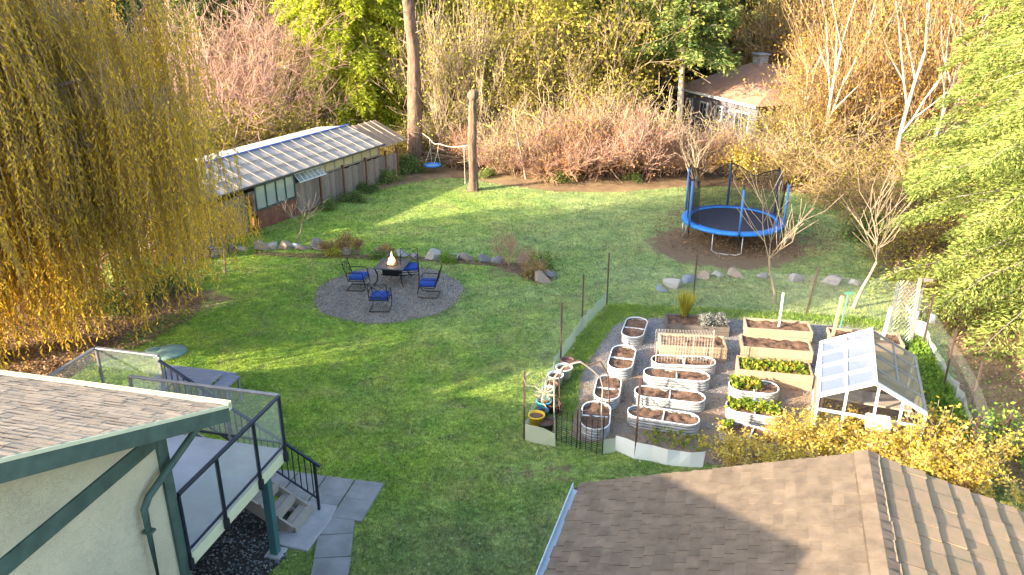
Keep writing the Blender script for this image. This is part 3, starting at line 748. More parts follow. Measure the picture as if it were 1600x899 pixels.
for i in range(11):
    a = r_.uniform(0, 6.28); rr = r_.uniform(0, .13); h = r_.uniform(.12, .34)*(1.35-rr*5) ; x, y = rr*math.cos(a), rr*math.sin(a)
    p = [(x, y, .62), (x+r_.uniform(-.02, .02), y, .62+h*.35), (x+r_.uniform(-.03, .03), y+r_.uniform(-.03, .03), .62+h*.7), (x+r_.uniform(-.04, .04), y, .62+h)]
    (t if i % 3 else t2).tube(p, [.03, .04, .022, .003], 7)
t2.tube([(0, 0, .62), (.01, 0, .78), (-.02, .01, .95), (.0, 0, 1.08)], [.045, .05, .028, .003], 7)
fl_ = tag(smooth(obj('flame', t, fm)), 'yellow gas flames rising from the fire table', 'flame'); fl_.location = tb.location
smooth(obj('flame_core', t2, fm2, fl_))
def make_chair():
    c = thing('patio_chair', 'x', 'chair')
    for s in (-1, 1):
        t = MB()
        t.tube([(s*.30, -.30, .02), (s*.30, .22, .02), (s*.30, .31, .07), (s*.30, .33, .16), (s*.30, .30, .30), (s*.30, .26, .60), (s*.30, .20, .645), (s*.30, -.22, .64), (s*.30, -.30, .62)], .015, 6)
        obj('arm', t, M['black'], c)
    t = MB(); t.tube([(-.3, -.30, .02), (.3, -.30, .02)], .015, 6); t.tube([(-.3, .28, .33), (.3, .28, .33)], .013, 6); t.tube([(-.3, -.22, .36), (.3, -.22, .36)], .013, 6)
    t.bar((-.28, -.22, .34), (-.28, .28, .36), .03, .02); t.bar((.28, -.22, .34), (.28, .28, .36), .03, .02)
    obj('base_frame', t, M['black'], c)
    t = MB()
    def bk(x, h): return (x, -.24-.16*h/.6, .36+h)
    t.tube([bk(-.29, 0), bk(-.29, .6), bk(.29, .6), bk(.29, 0)], .015, 6)
    t.tube([bk(-.29, .12), bk(.29, .12)], .01, 6)
    for a, b in (((-.29, .12), (.0, .36)), ((.29, .12), (0, .36)), ((-.29, .6), (0, .36)), ((.29, .6), (0, .36)), ((-.29, .36), (0, .12)), ((.29, .36), (0, .12)), ((-.29, .36), (0, .6)), ((.29, .36), (0, .6))):
        t.tube([bk(*a), bk(*b)], .008, 5)
    obj('backrest', t, M['black'], c)
    t = MB(); t.box(-.27, .27, -.24, .29, .37, .50); o = obj('cushion', t, M['cushion'], c)
    bv = o.modifiers.new('b', 'BEVEL'); bv.width = .05; bv.segments = 4; smooth(o)
    return c
ch = make_chair()
chairs = [((560, 451), -95, 'blue cushioned chair on the willow side of the fire table'), ((595, 483), -2, 'blue cushioned chair nearest the deck, its back to the house'),
          ((641, 436), 188, 'blue cushioned chair by the rock edging, facing the house'), ((671, 462), 86, 'blue cushioned chair facing the willow, on the trampoline side of the table')]
for i, (p, a, lb) in enumerate(chairs):
    o = ch if i == 0 else dup(ch, (0, 0, 0)); o.location = P(*p); o.location.z = .017; o.rotation_euler = (0, 0, rad(a)); o['label'] = lb; o['group'] = 'patio chairs around the fire table'
tb.location.z = .017; fl_.location.z = .017; fl_.rotation_euler = tb.rotation_euler
# ------------------------------------------------------------------ trampoline
tc = P(1145, 343, .85); tc.z = 0
tr = thing('trampoline', 'round blue edged trampoline with black safety net standing on bare earth', 'trampoline', tc, 0)
R = 1.95
t = MB(); t.lathe([(0, .84), (R-.33, .84)], 48); obj('jump_mat', t, M['tramp_mat'], tr)
t = MB(); t.lathe([(R-.36, .855), (R-.33, .875), (R-.02, .88), (R, .86), (R+.005, .79), (R-.02, .78), (R-.02, .85), (R-.36, .85)], 48); smooth(obj('edge_pad', t, M['tramp_blue'], tr))
t = MB(); t.tube([(R*.97*math.cos(a), R*.97*math.sin(a), .80) for a in [2*math.pi*i/40 for i in range(40)]], .024, 6, closed=True); obj('ring_frame', t, M['steel'], tr)
for i in range(4):
    a0 = rad(234+90*i); a1 = a0+rad(33)
    def q_(a, z, f=.97): return (R*f*math.cos(a), R*f*math.sin(a), z)
    t = MB(); am = (a0+a1)/2
    t.tube([q_(a0, .8), q_(a0, .12), q_(a0*.85+a1*.15, .03, .95), q_(am, .02, .93), q_(a0*.15+a1*.85, .03, .95), q_(a1, .12), q_(a1, .8)], .021, 7)
    smooth(obj('leg', t, M['steel'], tr))
angs = [262, 322, 22, 82, 142, 202]
for a in angs:
    a = rad(a); c_, s_ = math.cos(a), math.sin(a)
    t = MB(); t.tube([(1.99*c_, 1.99*s_, .35), (1.99*c_, 1.99*s_, 2.55), (1.93*c_, 1.93*s_, 2.72)], [.02, .035, .03], 6)
    pl = obj('pole', t, M['black'], tr)
    t = MB(); t.tube([(1.99*c_, 1.99*s_, .9), (1.99*c_, 1.99*s_, 2.56)], .045, 9); smooth(obj('foam_sleeve', t, mat_basic('blue_foam', (.07, .20, .50), .6, .1, 5) if 'blue_foam' not in bpy.data.materials else bpy.data.materials['blue_foam'], pl))
t = MB(); nn = 72; rs = R-.22
def nh(a):
    k = min(abs(((math.degrees(a)-b+180) % 360)-180) for b in angs); return 2.62-.42*(k/30)**1.3 
for i in range(nn):
    a, b = 2*math.pi*i/nn, 2*math.pi*(i+1)/nn
    def rr_(aa):
        k = min(abs(((math.degrees(aa)-bb+180) % 360)-180) for bb in angs); return rs+.16*(1-k/30)
    am = math.degrees(a) % 360
    if 205 < am < 318: continue      # doorway side: the net hangs open, gathered at the poles
    t.quad((rs*math.cos(a), rs*math.sin(a), .86), (rs*math.cos(b), rs*math.sin(b), .86), (rr_(b)*math.cos(b), rr_(b)*math.sin(b), nh(b)), (rr_(a)*math.cos(a), rr_(a)*math.sin(a), nh(a)))
obj('safety_net', t, M['net_black'], tr)
t = MB()
for i in range(0, nn):
    a = 2*math.pi*i/nn; b = 2*math.pi*(i+1)/nn
    if 205 < math.degrees(a) % 360 < 318: continue
    t.tube([(rr_(a)*math.cos(a), rr_(a)*math.sin(a), nh(a)), (rr_(b)*math.cos(b), rr_(b)*math.sin(b), nh(b))], .02, 4, False)
obj('net_hem', t, M['black'], tr)
# ------------------------------------------------------------------ swing between trunk and stump
ta = P(650, 257); tbm = P(740, 297)
rp = MB(); a = Vector((ta.x+.35, ta.y-.1, 1.75)); b = Vector((tbm.x-.1, tbm.y+.1, 2.15)); pts = []
for i in range(17):
    f = i/16; p = a.lerp(b, f); p.z -= .38*math.sin(math.pi*f)+(.12 if .2 < f < .35 else 0); pts.append(p)
sw = thing('rope_swing', 'blue saucer swing hanging from a rope beside the tall fir trunk', 'swing', (0, 0, 0))
seatc = P(676, 272, .35); seatc.y = a.lerp(b, .3).y-.15; seatc = Vector((PY(676, seatc.y, .35).x, seatc.y, .35)); sw.location = seatc
ropem = mat_basic('pale_rope', (.62, .50, .38), .8, .1, 20)
rp.tube([p-seatc for p in pts], .018, 5); obj('rope', rp, ropem, sw)
t = MB(); t.lathe([(0, .0), (.36, .01), (.40, .03)], 24); obj('seat', t, mat_basic('blue_white_seat', (.30, .50, .80), .5, .3, 9), sw)
t = MB(); t.tube([(.41*math.cos(x), .41*math.sin(x), .03) for x in [2*math.pi*i/24 for i in range(24)]], .045, 7, closed=True); smooth(obj('seat_rim', t, M['tramp_blue'], sw))
t = MB(); top1 = pts[3]-seatc; top2 = pts[6]-seatc
for ang, tp in ((100, top1), (190, top1), (10, top2), (280, top2)):
    x = rad(ang); t.tube([(.4*math.cos(x), .4*math.sin(x), .05), (tp.x*.85, tp.y*.85, .75), tuple(tp)], .012, 4)
obj('hanging_rope', t, ropem, sw)
t = MB(); p = pts[14]; t.tube([(p.x, p.y, p.z), (p.x+.02, p.y, .2)], .012, 4); t.tube([(p.x+.02, p.y, .22), (p.x+.02, p.y, .12)], .03, 5)
o = tag(obj('loose_rope', t, ropem), 'thin loose rope hanging down beside the broken stump', 'rope')
# ------------------------------------------------------------------ long shed behind the boundary fence
fA = P(395, 362); fB = P(617, 278)
dF = (fB-fA).normalized(); angF = math.atan2(dF.y, dF.x); LF = (fB-fA).length
# local: x along the fence (away), y to the left (beyond)
shed = thing('long_greenhouse', 'long low greenhouse with clear corrugated roof built against the wooden boundary fence', 'greenhouse', fA, angF)
EH = 2.0; RH = 2.65; RW = 1.9
Ls = LF-1.0
def roofsheet(x0, x1, y0, z0, y1, z1, amp=.012, pitch=.11):
    mb = MB(); n = int((x1-x0)/pitch*2)
    vs = []
    for i in range(n+1):
        x = x0+(x1-x0)*i/n; o = amp*(1 if i % 2 else -1); vs += [(x, y0, z0+o), (x, y1, z1+o)]
    mb.add(vs, [(2*i, 2*i+2, 2*i+3, 2*i+1) for i in range(n)]); return mb
W0 = -3.9
rb = roofsheet(W0, Ls, -.25, EH-.08, RW, RH)
obj('clear_roof', rb, M['roof_poly'], shed)
obj('white_roof', roofsheet(W0-.5, Ls-.1, RW+.02, RH-.01, RW+1.9, RH-.25), M['roof_white'], shed)
t = MB(); t.bar((W0-.5, RW, RH+.03), (Ls, RW, RH+.03), .10, .05); obj('ridge_tape', t, M['blue_line'], shed)
obj('stained_roof', roofsheet(Ls+.15, LF+1.3, .0, EH-.30, RW+.1, RH-.12), M['roof_poly_brown'], shed)
t = MB(); k = W0
while k < Ls+.1:
    t.bar((k, -.26, EH-.03), (k, RW, RH+.05), .035, .03); k += .66
for f in (.33, .66): t.bar((W0, -.25+(RW+.25)*f, EH-.08+(RH-EH+.08)*f+.03), (Ls, -.25+(RW+.25)*f, EH-.08+(RH-EH+.08)*f+.03), .025, .02)
obj('roof_batten', t, mat_basic('dull_batten', (.30, .265, .22), .8, .15, 4), shed)
t = MB(); k = Ls+.4
while k < LF+1.3: t.bar((k, .0, EH-.27), (k, RW+.1, RH-.09), .04, .03); k += .5
obj('roof_batten', t, M['weathered'], shed)
t = MB(); t.bar((W0, -.25, EH-.11), (Ls+.02, -.25, EH-.09), .04, .08); obj('eave_board', t, mat_basic('dark_olive_board', (.10, .10, .08), .8, .1, 4), shed)
t = MB(); t.box(W0, Ls, RW+1.8, RW+1.85, 0, RH-.3); t.box(W0, W0+.05, .1, RW+1.78, 0, EH-.15); t.box(Ls-.05, Ls, .1, RW+1.78, 0, EH-.1)
t.box(Ls+.3, LF+1.2, RW, RW+.05, 0, RH-.35)
obj('wall', t, M['fence_wood'], shed)
# glazed strips above the fence
t = MB(); t.box(3.4, Ls-.1, .05, .06, 1.42, EH-.18)
obj('window_pane', t, mat_clear('amber_panel', (.62, .52, .30), .75, .2, .05), shed)
t = MB()
for i in range(9): x = 3.4+(Ls-3.6)*i/8; t.box(x, x+.05, .02, .049, 1.42, EH-.18)
t.box(3.4, Ls-.15, .018, .047, 1.36, 1.43)
obj('window_frame', t, M['weathered'], shed)
wf = MB(); wf.box(.3, 2.55, -.06, -.055, .85, 1.75)
obj('window_pane', wf, M['pane'], shed)
t = MB()
for x in (.28, .86, 1.45, 2.0, 2.55): t.box(x, x+.05, -.10, -.061, .82, 1.8)
t.box(.28, 2.6, -.10, -.061, 1.8, 1.86); t.box(.28, 2.6, -.12, -.061, .78, .82)
obj('window_frame', t, M['green_trim'], shed)
t = MB(); t.box(.3, 2.6, .3, .32, .5, 1.5); obj('inner_panel', t, mat_basic('pale_inner_sheet', (.70, .70, .62), .6, .3, 3), shed)
t = MB(); k = .3
while k < 2.55: t.box(k, k+.145, -.09, -.05, 0.0, .775); k += .155
obj('lower_boards', t, M['red_wood'], shed)
fn = thing('wooden_fence', 'weathered grey board fence with rusty brown posts along the greenhouse', 'fence', fA, angF)
rr = random.Random(5)
def fpanel(x0, x1, h, name='board_panel'):
    t = MB(); k = x0
    while k < x1-.05:
        hh = h+rr.uniform(-.03, .03); w_ = min(.14, x1-k); t.box(k, k+w_-.008, -.03+rr.uniform(0, .012), .0, .03, hh); k += w_
    obj(name, t, M['fence_wood'], fn)
xs = [-4.6, -3.1, -1.5, -.1]; hts = [1.55, 1.5, 1.6]
for i in range(3): fpanel(xs[i], xs[i+1]-.06, hts[i])
xs2 = [2.65, 4.3, 5.9, 7.6, 9.2, LF+.3]
for i in range(5): fpanel(xs2[i], xs2[i+1]-.06, 1.38 - .03*i)
for x in xs+[0.15]+xs2:
    obj('post', MB().box(x-.08, x, -.07, .04, 0, 1.5+(.1 if x < 0 else 0)), M['red_wood'], fn)
# slanting white-framed sash over the fence
t = MB()
for i in range(7): t.bar((2.7+.27*i, -.30, 1.45), (2.7+.27*i, 0.02, 1.75), .03, .03)
t.bar((2.65, -.30, 1.45), (4.4, -.30, 1.45), .04, .04); t.bar((2.65, .02, 1.76), (4.4, .02, 1.76), .04, .04)
ss = obj('sash_window', t, M['white'], loc=fA); ss.rotation_euler = (0, 0, angF); tag(ss, 'white barred sash leaning over the fence boards below the greenhouse eave', 'window sash')
pn = obj('pane', MB().quad((2.68, -.29, 1.455), (4.4, -.29, 1.455), (4.4, .01, 1.745), (2.68, .01, 1.745)), M['pane'], ss)
# ------------------------------------------------------------------ rocks
def rock_mesh(seed):
    import bmesh
    rg = random.Random(seed); bm = bmesh.new(); bmesh.ops.create_icosphere(bm, subdivisions=3, radius=.5)
    planes = [(Vector((rg.gauss(0, 1), rg.gauss(0, 1), rg.gauss(0, .8))).normalized(), rg.uniform(.2, .38)) for _ in range(11)]
    for v in bm.verts:
        for nrm, d in planes:
            k = v.co.dot(nrm)
            if k > d: v.co -= nrm*(k-d)
        v.co += Vector((rg.uniform(-1, 1), rg.uniform(-1, 1), rg.uniform(-1, 1)))*.012
    me = bpy.data.meshes.new('rock'); bm.to_mesh(me); bm.free(); return me
rockm = {k: [rock_mesh(10+i) for i in range(5)] for k in ('rock', 'rock_pale', 'rock_brown', 'rock_blue')}
for k in rockm:
    for me in rockm[k]: me.materials.append(M[k])
rr = random.Random(9)
cname = {'rock': 'grey', 'rock_pale': 'pale', 'rock_brown': 'brownish', 'rock_blue': 'bluish dark'}
ordn = ['first', 'second', 'third', 'fourth', 'fifth', 'sixth', 'seventh', 'eighth', 'ninth', 'tenth', 'eleventh', 'twelfth', 'thirteenth', 'fourteenth', 'fifteenth', 'sixteenth', 'seventeenth', 'eighteenth', 'nineteenth', 'twentieth', 'twenty-first', 'twenty-second', 'twenty-third', 'twenty-fourth', 'twenty-fifth', 'twenty-sixth', 'twenty-seventh', 'twenty-eighth', 'twenty-ninth', 'thirtieth']
def rocks(lst, where, group):
    for i, (px, py, s, k) in enumerate(lst):
        o = bpy.data.objects.new('edging_rock', rockm[k][(i*3+len(lst)) % 5]); C.objects.link(o)
        p = P(px, py); s *= 1.15; o.location = (p.x, p.y, s*.07); o.scale = (s*rr.uniform(.9, 1.3), s*rr.uniform(.6, .85), s*rr.uniform(.55, .75)); o.rotation_euler = (0, 0, 0); o.rotation_euler = (0, 0, rr.uniform(-.6, .6))
        tag(o, f'{cname[k]} edging rock, {ordn[i]} {where}', 'rock', group)
rocks([(286, 412, .8, 'rock_blue'), (305, 405, .7, 'rock'), (330, 400, .9, 'rock_blue'), (362, 392, .7, 'rock'), (378, 392, .55, 'rock_pale'), (410, 390, .85, 'rock_brown'), (428, 388, .6, 'rock_pale'), (445, 389, .75, 'rock_brown'),
       (460, 388, .55, 'rock_blue'), (474, 391, .55, 'rock_brown'), (496, 389, .85, 'rock'), (541, 396, .6, 'rock_pale'), (556, 396, .4, 'rock_brown'), (590, 398, .7, 'rock_brown'), (607, 400, .5, 'rock'),
       (628, 401, .65, 'rock_pale'), (650, 403, .45, 'rock'), (676, 404, .75, 'rock_pale'), (706, 405, .65, 'rock_pale'), (728, 406, .7, 'rock_brown'), (757, 409, .7, 'rock'), (777, 410, .6, 'rock'), (816, 411, .7, 'rock_brown'),
       (846, 414, .65, 'rock_pale'), (858, 432, .75, 'rock'), (846, 441, .85, 'rock_brown'), (830, 424, .3, 'rock')], 'from the willow along the rock border', 'rocks along the bed edge')
rocks([(1032, 455, .5, 'rock_blue'), (1053, 448, .7, 'rock_pale'), (1076, 440, .65, 'rock_blue'), (1098, 434, .6, 'rock_brown'), (1122, 432, .55, 'rock_pale'), (1148, 432, .7, 'rock_brown'), (1192, 434, .5, 'rock'),
       (1243, 439, .65, 'rock'), (1300, 443, .75, 'rock'), (1337, 445, .45, 'rock_pale'), (1376, 446, .6, 'rock'), (1430, 458, .8, 'rock_pale')], 'of the row behind the garden, counted from its lawn end', 'rocks behind the vegetable garden')
rocks([(1386, 400, .5, 'rock'), (1392, 408, .55, 'rock_pale'), (1403, 415, .6, 'rock_brown'), (1408, 424, .5, 'rock_pale'), (1388, 415, .35, 'rock')], 'of the small pile near the conifer, from the top', 'rock pile by the conifer')
# soil strip along the rock border
sp = [P(*p) for p in ((395, 393), (540, 398), (640, 402), (760, 408), (830, 414), (868, 428), (862, 444), (830, 440), (800, 426), (775, 416), (640, 408), (540, 406), (395, 400))]
sheet('border_soil', smooth_poly([p[:2] for p in sp], 2, .05, 4), .02, M['soil'], label='dark soil strip below the edging rocks')
# ------------------------------------------------------------------ garden beds
def stadium(L_, W_, n=12, inset=0):
    r = W_/2-inset; h = L_/2-W_/2; pts = []
    for k in range(n+1): a = -math.pi/2+math.pi*k/n; pts.append((h+r*math.cos(a), r*math.sin(a)))
    for k in range(n+1): a = math.pi/2+math.pi*k/n; pts.append((-h+r*math.cos(a), r*math.sin(a)))
    return pts
def lumpy(poly_in, z, seed, amp=.04, step=.06):
    rg = np.random.default_rng(seed)
    xs = [p[0] for p in poly_in]; ys = [p[1] for p in poly_in]
    X, Y = np.meshgrid(np.arange(min(xs), max(xs)+step, step), np.arange(min(ys), max(ys)+step, step)); n0, n1 = X.shape
    Z = rg.normal(0, 1, X.shape)
    for _ in range(1): Z = (Z+np.roll(Z, 1, 0)+np.roll(Z, 1, 1)+np.roll(Z, -1, 0)+np.roll(Z, -1, 1))/2.4
    V = np.stack([X.ravel(), Y.ravel(), (z+amp*Z).ravel()], axis=1)
    cx, cy = X[:-1, :-1].ravel()+step/2, Y[:-1, :-1].ravel()+step/2
    k = in_poly(cx, cy, poly_in); idx = (np.arange(n0-1)[:, None]*n1+np.arange(n1-1)[None]).ravel()[k]
    F = np.stack([idx, idx+1, idx+n1+1, idx+n1], axis=1)
    return np_mesh('soil', V, F, True)
def metal_bed(p, L_, W_, rz, label, group, H=.29, seed=0, cross=1):
    b = thing('metal_raised_bed', label, 'raised bed', (p.x, p.y, .018), rz, group)
    t = MB(); prof = []
    for i in range(25): z = H*i/24; prof.append((z, .012*math.sin(z/H*math.pi*2*4)))
    pts = stadium(L_, W_); n = len(pts)
    vs = []
    for (z, o) in prof:
        for (x, y) in pts:
            hx = max(-(L_-W_)/2, min((L_-W_)/2, x)); d = Vector((x-hx, y)); d = d.normalized() if d.length > 1e-6 else Vector((0, 1)); vs.append((x+d.x*o, y+d.y*o, z))
    m_ = len(prof); t.add(vs, [(j*n+i, j*n+(i+1) % n, (j+1)*n+(i+1) % n, (j+1)*n+i) for j in range(m_-1) for i in range(n)])
    smooth(obj('steel_wall', t, M['galv'], b))
    t = MB(); t.tube([(x, y, H) for x, y in pts], .016, 6, closed=True); smooth(obj('rim', t, M['white'], b))
    obj('soil', lumpy(stadium(L_, W_, 8, .015), H-.05, seed, .022), M['soil'], b)
    if cross:
        for k in range(cross):
            x = -L_/2+L_*(k+1)/(cross+1); obj('cross_brace', MB().bar((x, -W_/2, H-.04), (x, W_/2, H-.04), .03, .03), M['white'], b)
    return b
g1 = 'small oval metal beds beside the grass strip'; g2 = 'long oval metal beds'
for i, (a, b, wd, lb) in enumerate([((997, 497), (986, 527), .62, 'small oval metal bed farthest back, in shade'), ((977, 541), (967, 577), .64, 'small oval metal bed, second from the back of its column'),
                                    ((953, 591), (947, 621), .62, 'small oval metal bed, third from the back of its column'), ((933, 632), (929, 667), .66, 'small oval metal bed nearest the wire gate')]):
    A_ = P(*a, .30); B_ = P(*b, .30); m_ = (A_+B_)/2; d = A_-B_
    metal_bed(m_, max(1.25, d.length+.05), wd, math.atan2(d.y, d.x), lb, g1, seed=i)
longs = [((1018, 562), (1118, 566), 'long oval metal bed with the wire trellis'), ((1006, 581), (1109, 590), 'long oval metal bed just in front of the trellised bed'),
         ((992, 610), (1102, 623), 'third long oval metal bed from the trellis'), ((981, 641), (1093, 658), 'long oval metal bed nearest the white plastic edging')]
for i, (a, b, lb) in enumerate(longs):
    A_ = P(*a, .30); B_ = P(*b, .30); m_ = (A_+B_)/2; d = B_-A_
    o = metal_bed(m_, d.length, .55, math.atan2(d.y, d.x), lb, g2, seed=i+10)
    if i == 0: trb = (m_.copy(), math.atan2(d.y, d.x), d.length)
LET = []
def tuft_leaves(cx, cy, z, rx, ry, h, n, ln, wd, seed, rz=0):
    rg = np.random.default_rng(seed)
    x = rg.uniform(-1, 1, n)*rx; y = rg.uniform(-1, 1, n)*ry; zz = rg.uniform(0, 1, n)**1.3*h
    c, s = math.cos(rz), math.sin(rz); X = cx+x*c-y*s; Y = cy+x*s+y*c
    A = np.stack([rg.normal(0, 1, n), rg.normal(0, 1, n), rg.uniform(.0, 1.4, n)], 1)
    return leaf_arrays(np.stack([X, Y, z+zz], 1), A, ln, wd, rg)
for i, (a, b, lb, fill) in enumerate([((1139, 600), (1217, 608), 'oval metal bed of leafy greens right before the wooden beds', .65), ((1135, 631), (1226, 645), 'oval metal bed full of lettuce, middle of its column', .95),
                                      ((1126, 666), (1222, 690), 'oval metal bed half hidden by the yellow shrubs', .15)]):
    A_ = P(*a, .30); B_ = P(*b, .30); m_ = (A_+B_)/2; d = B_-A_; rz = math.atan2(d.y, d.x)
    metal_bed(m_, d.length, .66, rz, lb, 'oval metal beds beside the greenhouse', seed=20+i)
    V, F = tuft_leaves(m_.x-d.length*.5*(1-fill)*math.cos(rz), m_.y-d.length*.5*(1-fill)*math.sin(rz), .30, d.length*.46*fill, .25, .10, int(420*fill), .12, .075, 30+i, rz)
    o = obj('lettuce', np_mesh('lettuce', V, F), M['leaf_lettuce']); tag(o, 'leafy greens growing in the '+lb.replace('oval metal bed ', 'metal bed '), 'vegetables', kind='stuff')
def wood_bed(pts4, H, label, mat, seed, group='lumber raised beds'):
    """pts4: pixel corners of the rim (far left, far right, near right, near left)"""
    q = [P(*p, H) for p in pts4]; c = sum(q, Vector())/4; d = (q[2]-q[3]); rz = math.atan2(d.y, d.x)
    Lx = ((q[2]-q[3]).length+(q[1]-q[0]).length)/2; Ly = ((q[0]-q[3]).length+(q[1]-q[2]).length)/2
    b = thing('wooden_raised_bed', label, 'raised bed', (c.x, c.y, .018), rz, group); th = .045
    for nm, x0, x1, y0, y1 in (('side_board', -Lx/2, Lx/2, -Ly/2, -Ly/2+th), ('side_board', -Lx/2, Lx/2, Ly/2-th, Ly/2), ('side_board', -Lx/2, -Lx/2+th, -Ly/2+th, Ly/2-th), ('side_board', Lx/2-th, Lx/2, -Ly/2+th, Ly/2-th)):
        t = MB(); t.box(x0, x1, y0, y1, 0, H/2-.004); t.box(x0, x1, y0, y1, H/2+.002, H); bevel(obj(nm, t, mat, b), .005)
    m_ = .04; obj('soil', lumpy([(-Lx/2+m_, -Ly/2+m_), (Lx/2-m_, -Ly/2+m_), (Lx/2-m_, Ly/2-m_), (-Lx/2+m_, Ly/2-m_)], H-.055, seed, .025), M['soil'], b)
    return b, c, Lx, Ly, rz
w1 = wood_bed([(1043, 491), (1139, 495), (1136, 513), (1038, 508)], .3, 'dark timber bed at the back holding a grass clump and a grey herb', M['dark_wood'], 1)
w2 = wood_bed([(1033, 522), (1136, 526), (1131, 545), (1028, 540)], .42, 'pale timber bed directly behind the wire trellis', M['bed_wood'], 2)
w3 = wood_bed([(1166, 497), (1268, 504), (1266, 520), (1162, 513)], .42, 'pale timber bed with the upright white stake', M['bed_wood'], 3)
w4 = wood_bed([(1160, 523), (1268, 531), (1267, 551), (1156, 542)], .5, 'pale timber bed of bare soil, second of its row', M['bed_wood'], 4)
w5 = wood_bed([(1154, 556), (1268, 567), (1268, 589), (1150, 578)], .42, 'pale timber bed full of leafy plants', M['bed_wood'], 5)
w6 = wood_bed([(1298, 515), (1408, 519), (1407, 540), (1294, 531)], .35, 'timber bed behind the greenhouse with stakes standing in it', M['bed_wood'], 6)
V, F = tuft_leaves(w5[1].x, w5[1].y, .34, w5[2]*.45, w5[3]*.36, .12, 620, .12, .075, 50, w5[4])
tag(obj('leafy_greens', np_mesh('leafy_greens', V, F), M['leaf_lettuce']), 'yellow green leafy plants filling a timber bed', 'vegetables', kind='stuff')
V, F = tuft_leaves(P(1085, 700).x, P(1085, 700).y+.1, .02, 1.1, .3, .16, 300, .10, .06, 51, -.3)
tag(obj('flower_clump', np_mesh('flower_clump', V, F), M['leaf_lettuce']), 'low leafy flowers behind the white plastic edging', 'plant')
# grass clump + herb
gcx = P(1070, 493, .3)
rg = np.random.default_rng(3); n = 700; th = rg.uniform(0, 6.28, n); sp_ = rg.uniform(0, .35, n)
A_ = np.stack([np.cos(th)*sp_, np.sin(th)*sp_, np.ones(n)], 1)
V, F = leaf_arrays(np.stack([gcx.x+np.cos(th)*.05, gcx.y+np.sin(th)*.05, np.full(n, .22)], 1), A_, .75, .018, rg)
tag(obj('ornamental_grass', np_mesh('ornamental_grass', V, F), M['leaf_yg']), 'upright yellow green grass clump in the dark timber bed', 'grass clump')
V, F = tuft_leaves(P(1112, 506, .3).x, P(1112, 506, .3).y, .24, .36, .25, .32, 1100, .11, .03, 60)
tag(obj('grey_herb', np_mesh('grey_herb', V, F), M['leaf_grey']), 'rounded grey herb spilling over the dark timber bed', 'plant')
# trellis
p, rz, l_ = trb
tl = thing('wire_trellis', 'white wire grid trellis on pink stakes above the back oval bed', 'trellis', (p.x, p.y, .018), rz)
t = MB(); x0, x1 = -l_*.45, l_*.42; Hh = 1.12
for i in range(20): x = x0+(x1-x0)*i/19; t.tube([(x, -.24, .36), (x, -.23, Hh-.12), (x, -.13, Hh), (x, .13, Hh), (x, .23, Hh-.12), (x, .24, .36)], 0.004, 4, False)
for yz in ((-.24, .45), (-.24, .56), (-.24, .67), (-.24, .78), (-.24, .9), (-.22, 1.03), (-.1, 1.12), (.1, 1.12), (.22, 1.03), (.24, .9), (.24, .78), (.24, .67), (.24, .56), (.24, .45)): t.tube([(x0, yz[0], yz[1]), (x1, yz[0], yz[1])], .003, 4, False)
obj('wire_grid', t, mat_basic('dull_white_wire', (.36, .31, .26), .5, .1, 5), tl)
pk = mat_basic('pink_stake', (.62, .35, .28), .7, .1, 4)
for x, y, h in ((x1, -.1, 1.25), (0, -.27, .95), (x0, -.27, .95), (.25, .1, .98)): obj('stake', MB().tube([(x, y, .1), (x, y, h)], .013, 6), pk, tl)
# stakes and posts
def stake(p, h, r, mat, name, label, cat='stake', lean=(0, 0), sq=False, z=0.02):
    q = P(*p, z); t = MB()
    a = (0, 0, -.15 if z > .1 else 0); b = (lean[0], lean[1], h)
    if sq: t.bar(a, b, r*2, r*2)
    else: t.tube([a, b], r, 7)
    o = obj(name, t, mat); o.location = q; return tag(o, label, cat)
stake((1216, 516), 1.15, .022, M['white'], 'garden_stake', 'thin pinkish white stake standing in a timber bed', z=.3, sq=True)
stake((1300, 527), 1.25, .035, M['post_wood'], 'timber_stake', 'raw timber stake at the corner of the bed behind the greenhouse', sq=True, z=.3, lean=(.1, 0))
gsk = stake((1312, 514), 1.1, .02, mat_basic('green_stake', (.08, .30, .18), .6, .1, 4), 'green_stake', 'green metal stake with a short cross top', z=.3, lean=(.08, 0))
obj('cross_top', MB().bar((-.02, 0, 1.1), (.2, 0, 1.12), .03, .05), bpy.data.materials['green_stake'], gsk)
q = P(1378, 533, .3); t = MB(); t.box(-.045, .045, -.012, .012, -.2, .98); t.add([(-.045, -.012, .98), (.045, -.012, .98), (.045, .012, .98), (-.045, .012, .98), (0, 0, 1.06)], [(0, 1, 4), (1, 2, 4), (2, 3, 4), (3, 0, 4)])
o = obj('white_picket', t, M['white']); o.location = q; o.rotation_euler = (0, rad(4), 0); tag(o, 'white pointed picket standing in the bed behind the greenhouse', 'picket')
q = P(1404, 534, .1); cg = thing('wire_cage', 'tall chicken wire cylinder tied to a raw timber post', 'plant cage', q)
t = MB(); Rr = .34; nz = 24; na = 22
for i in range(na):
    a = 2*math.pi*i/na
    for s in (-1, 1): t.tube([(Rr*math.cos(a+s*2*math.pi*k/na*.5), Rr*math.sin(a+s*2*math.pi*k/na*.5), k*.075) for k in range(nz)], .0035, 3, False)
obj('chicken_wire', t, M['steel'], cg); 
t = MB(); t.bar((.28, -.1, 0), (.22, -.05, 1.95), .07, .07); obj('post', t, M['post_wood'], cg)
t = MB(); t.bar((.22, -.05, 1.9), (.6, .0, 1.86), .04, .09); obj('top_board', t, M['weathered'], cg)
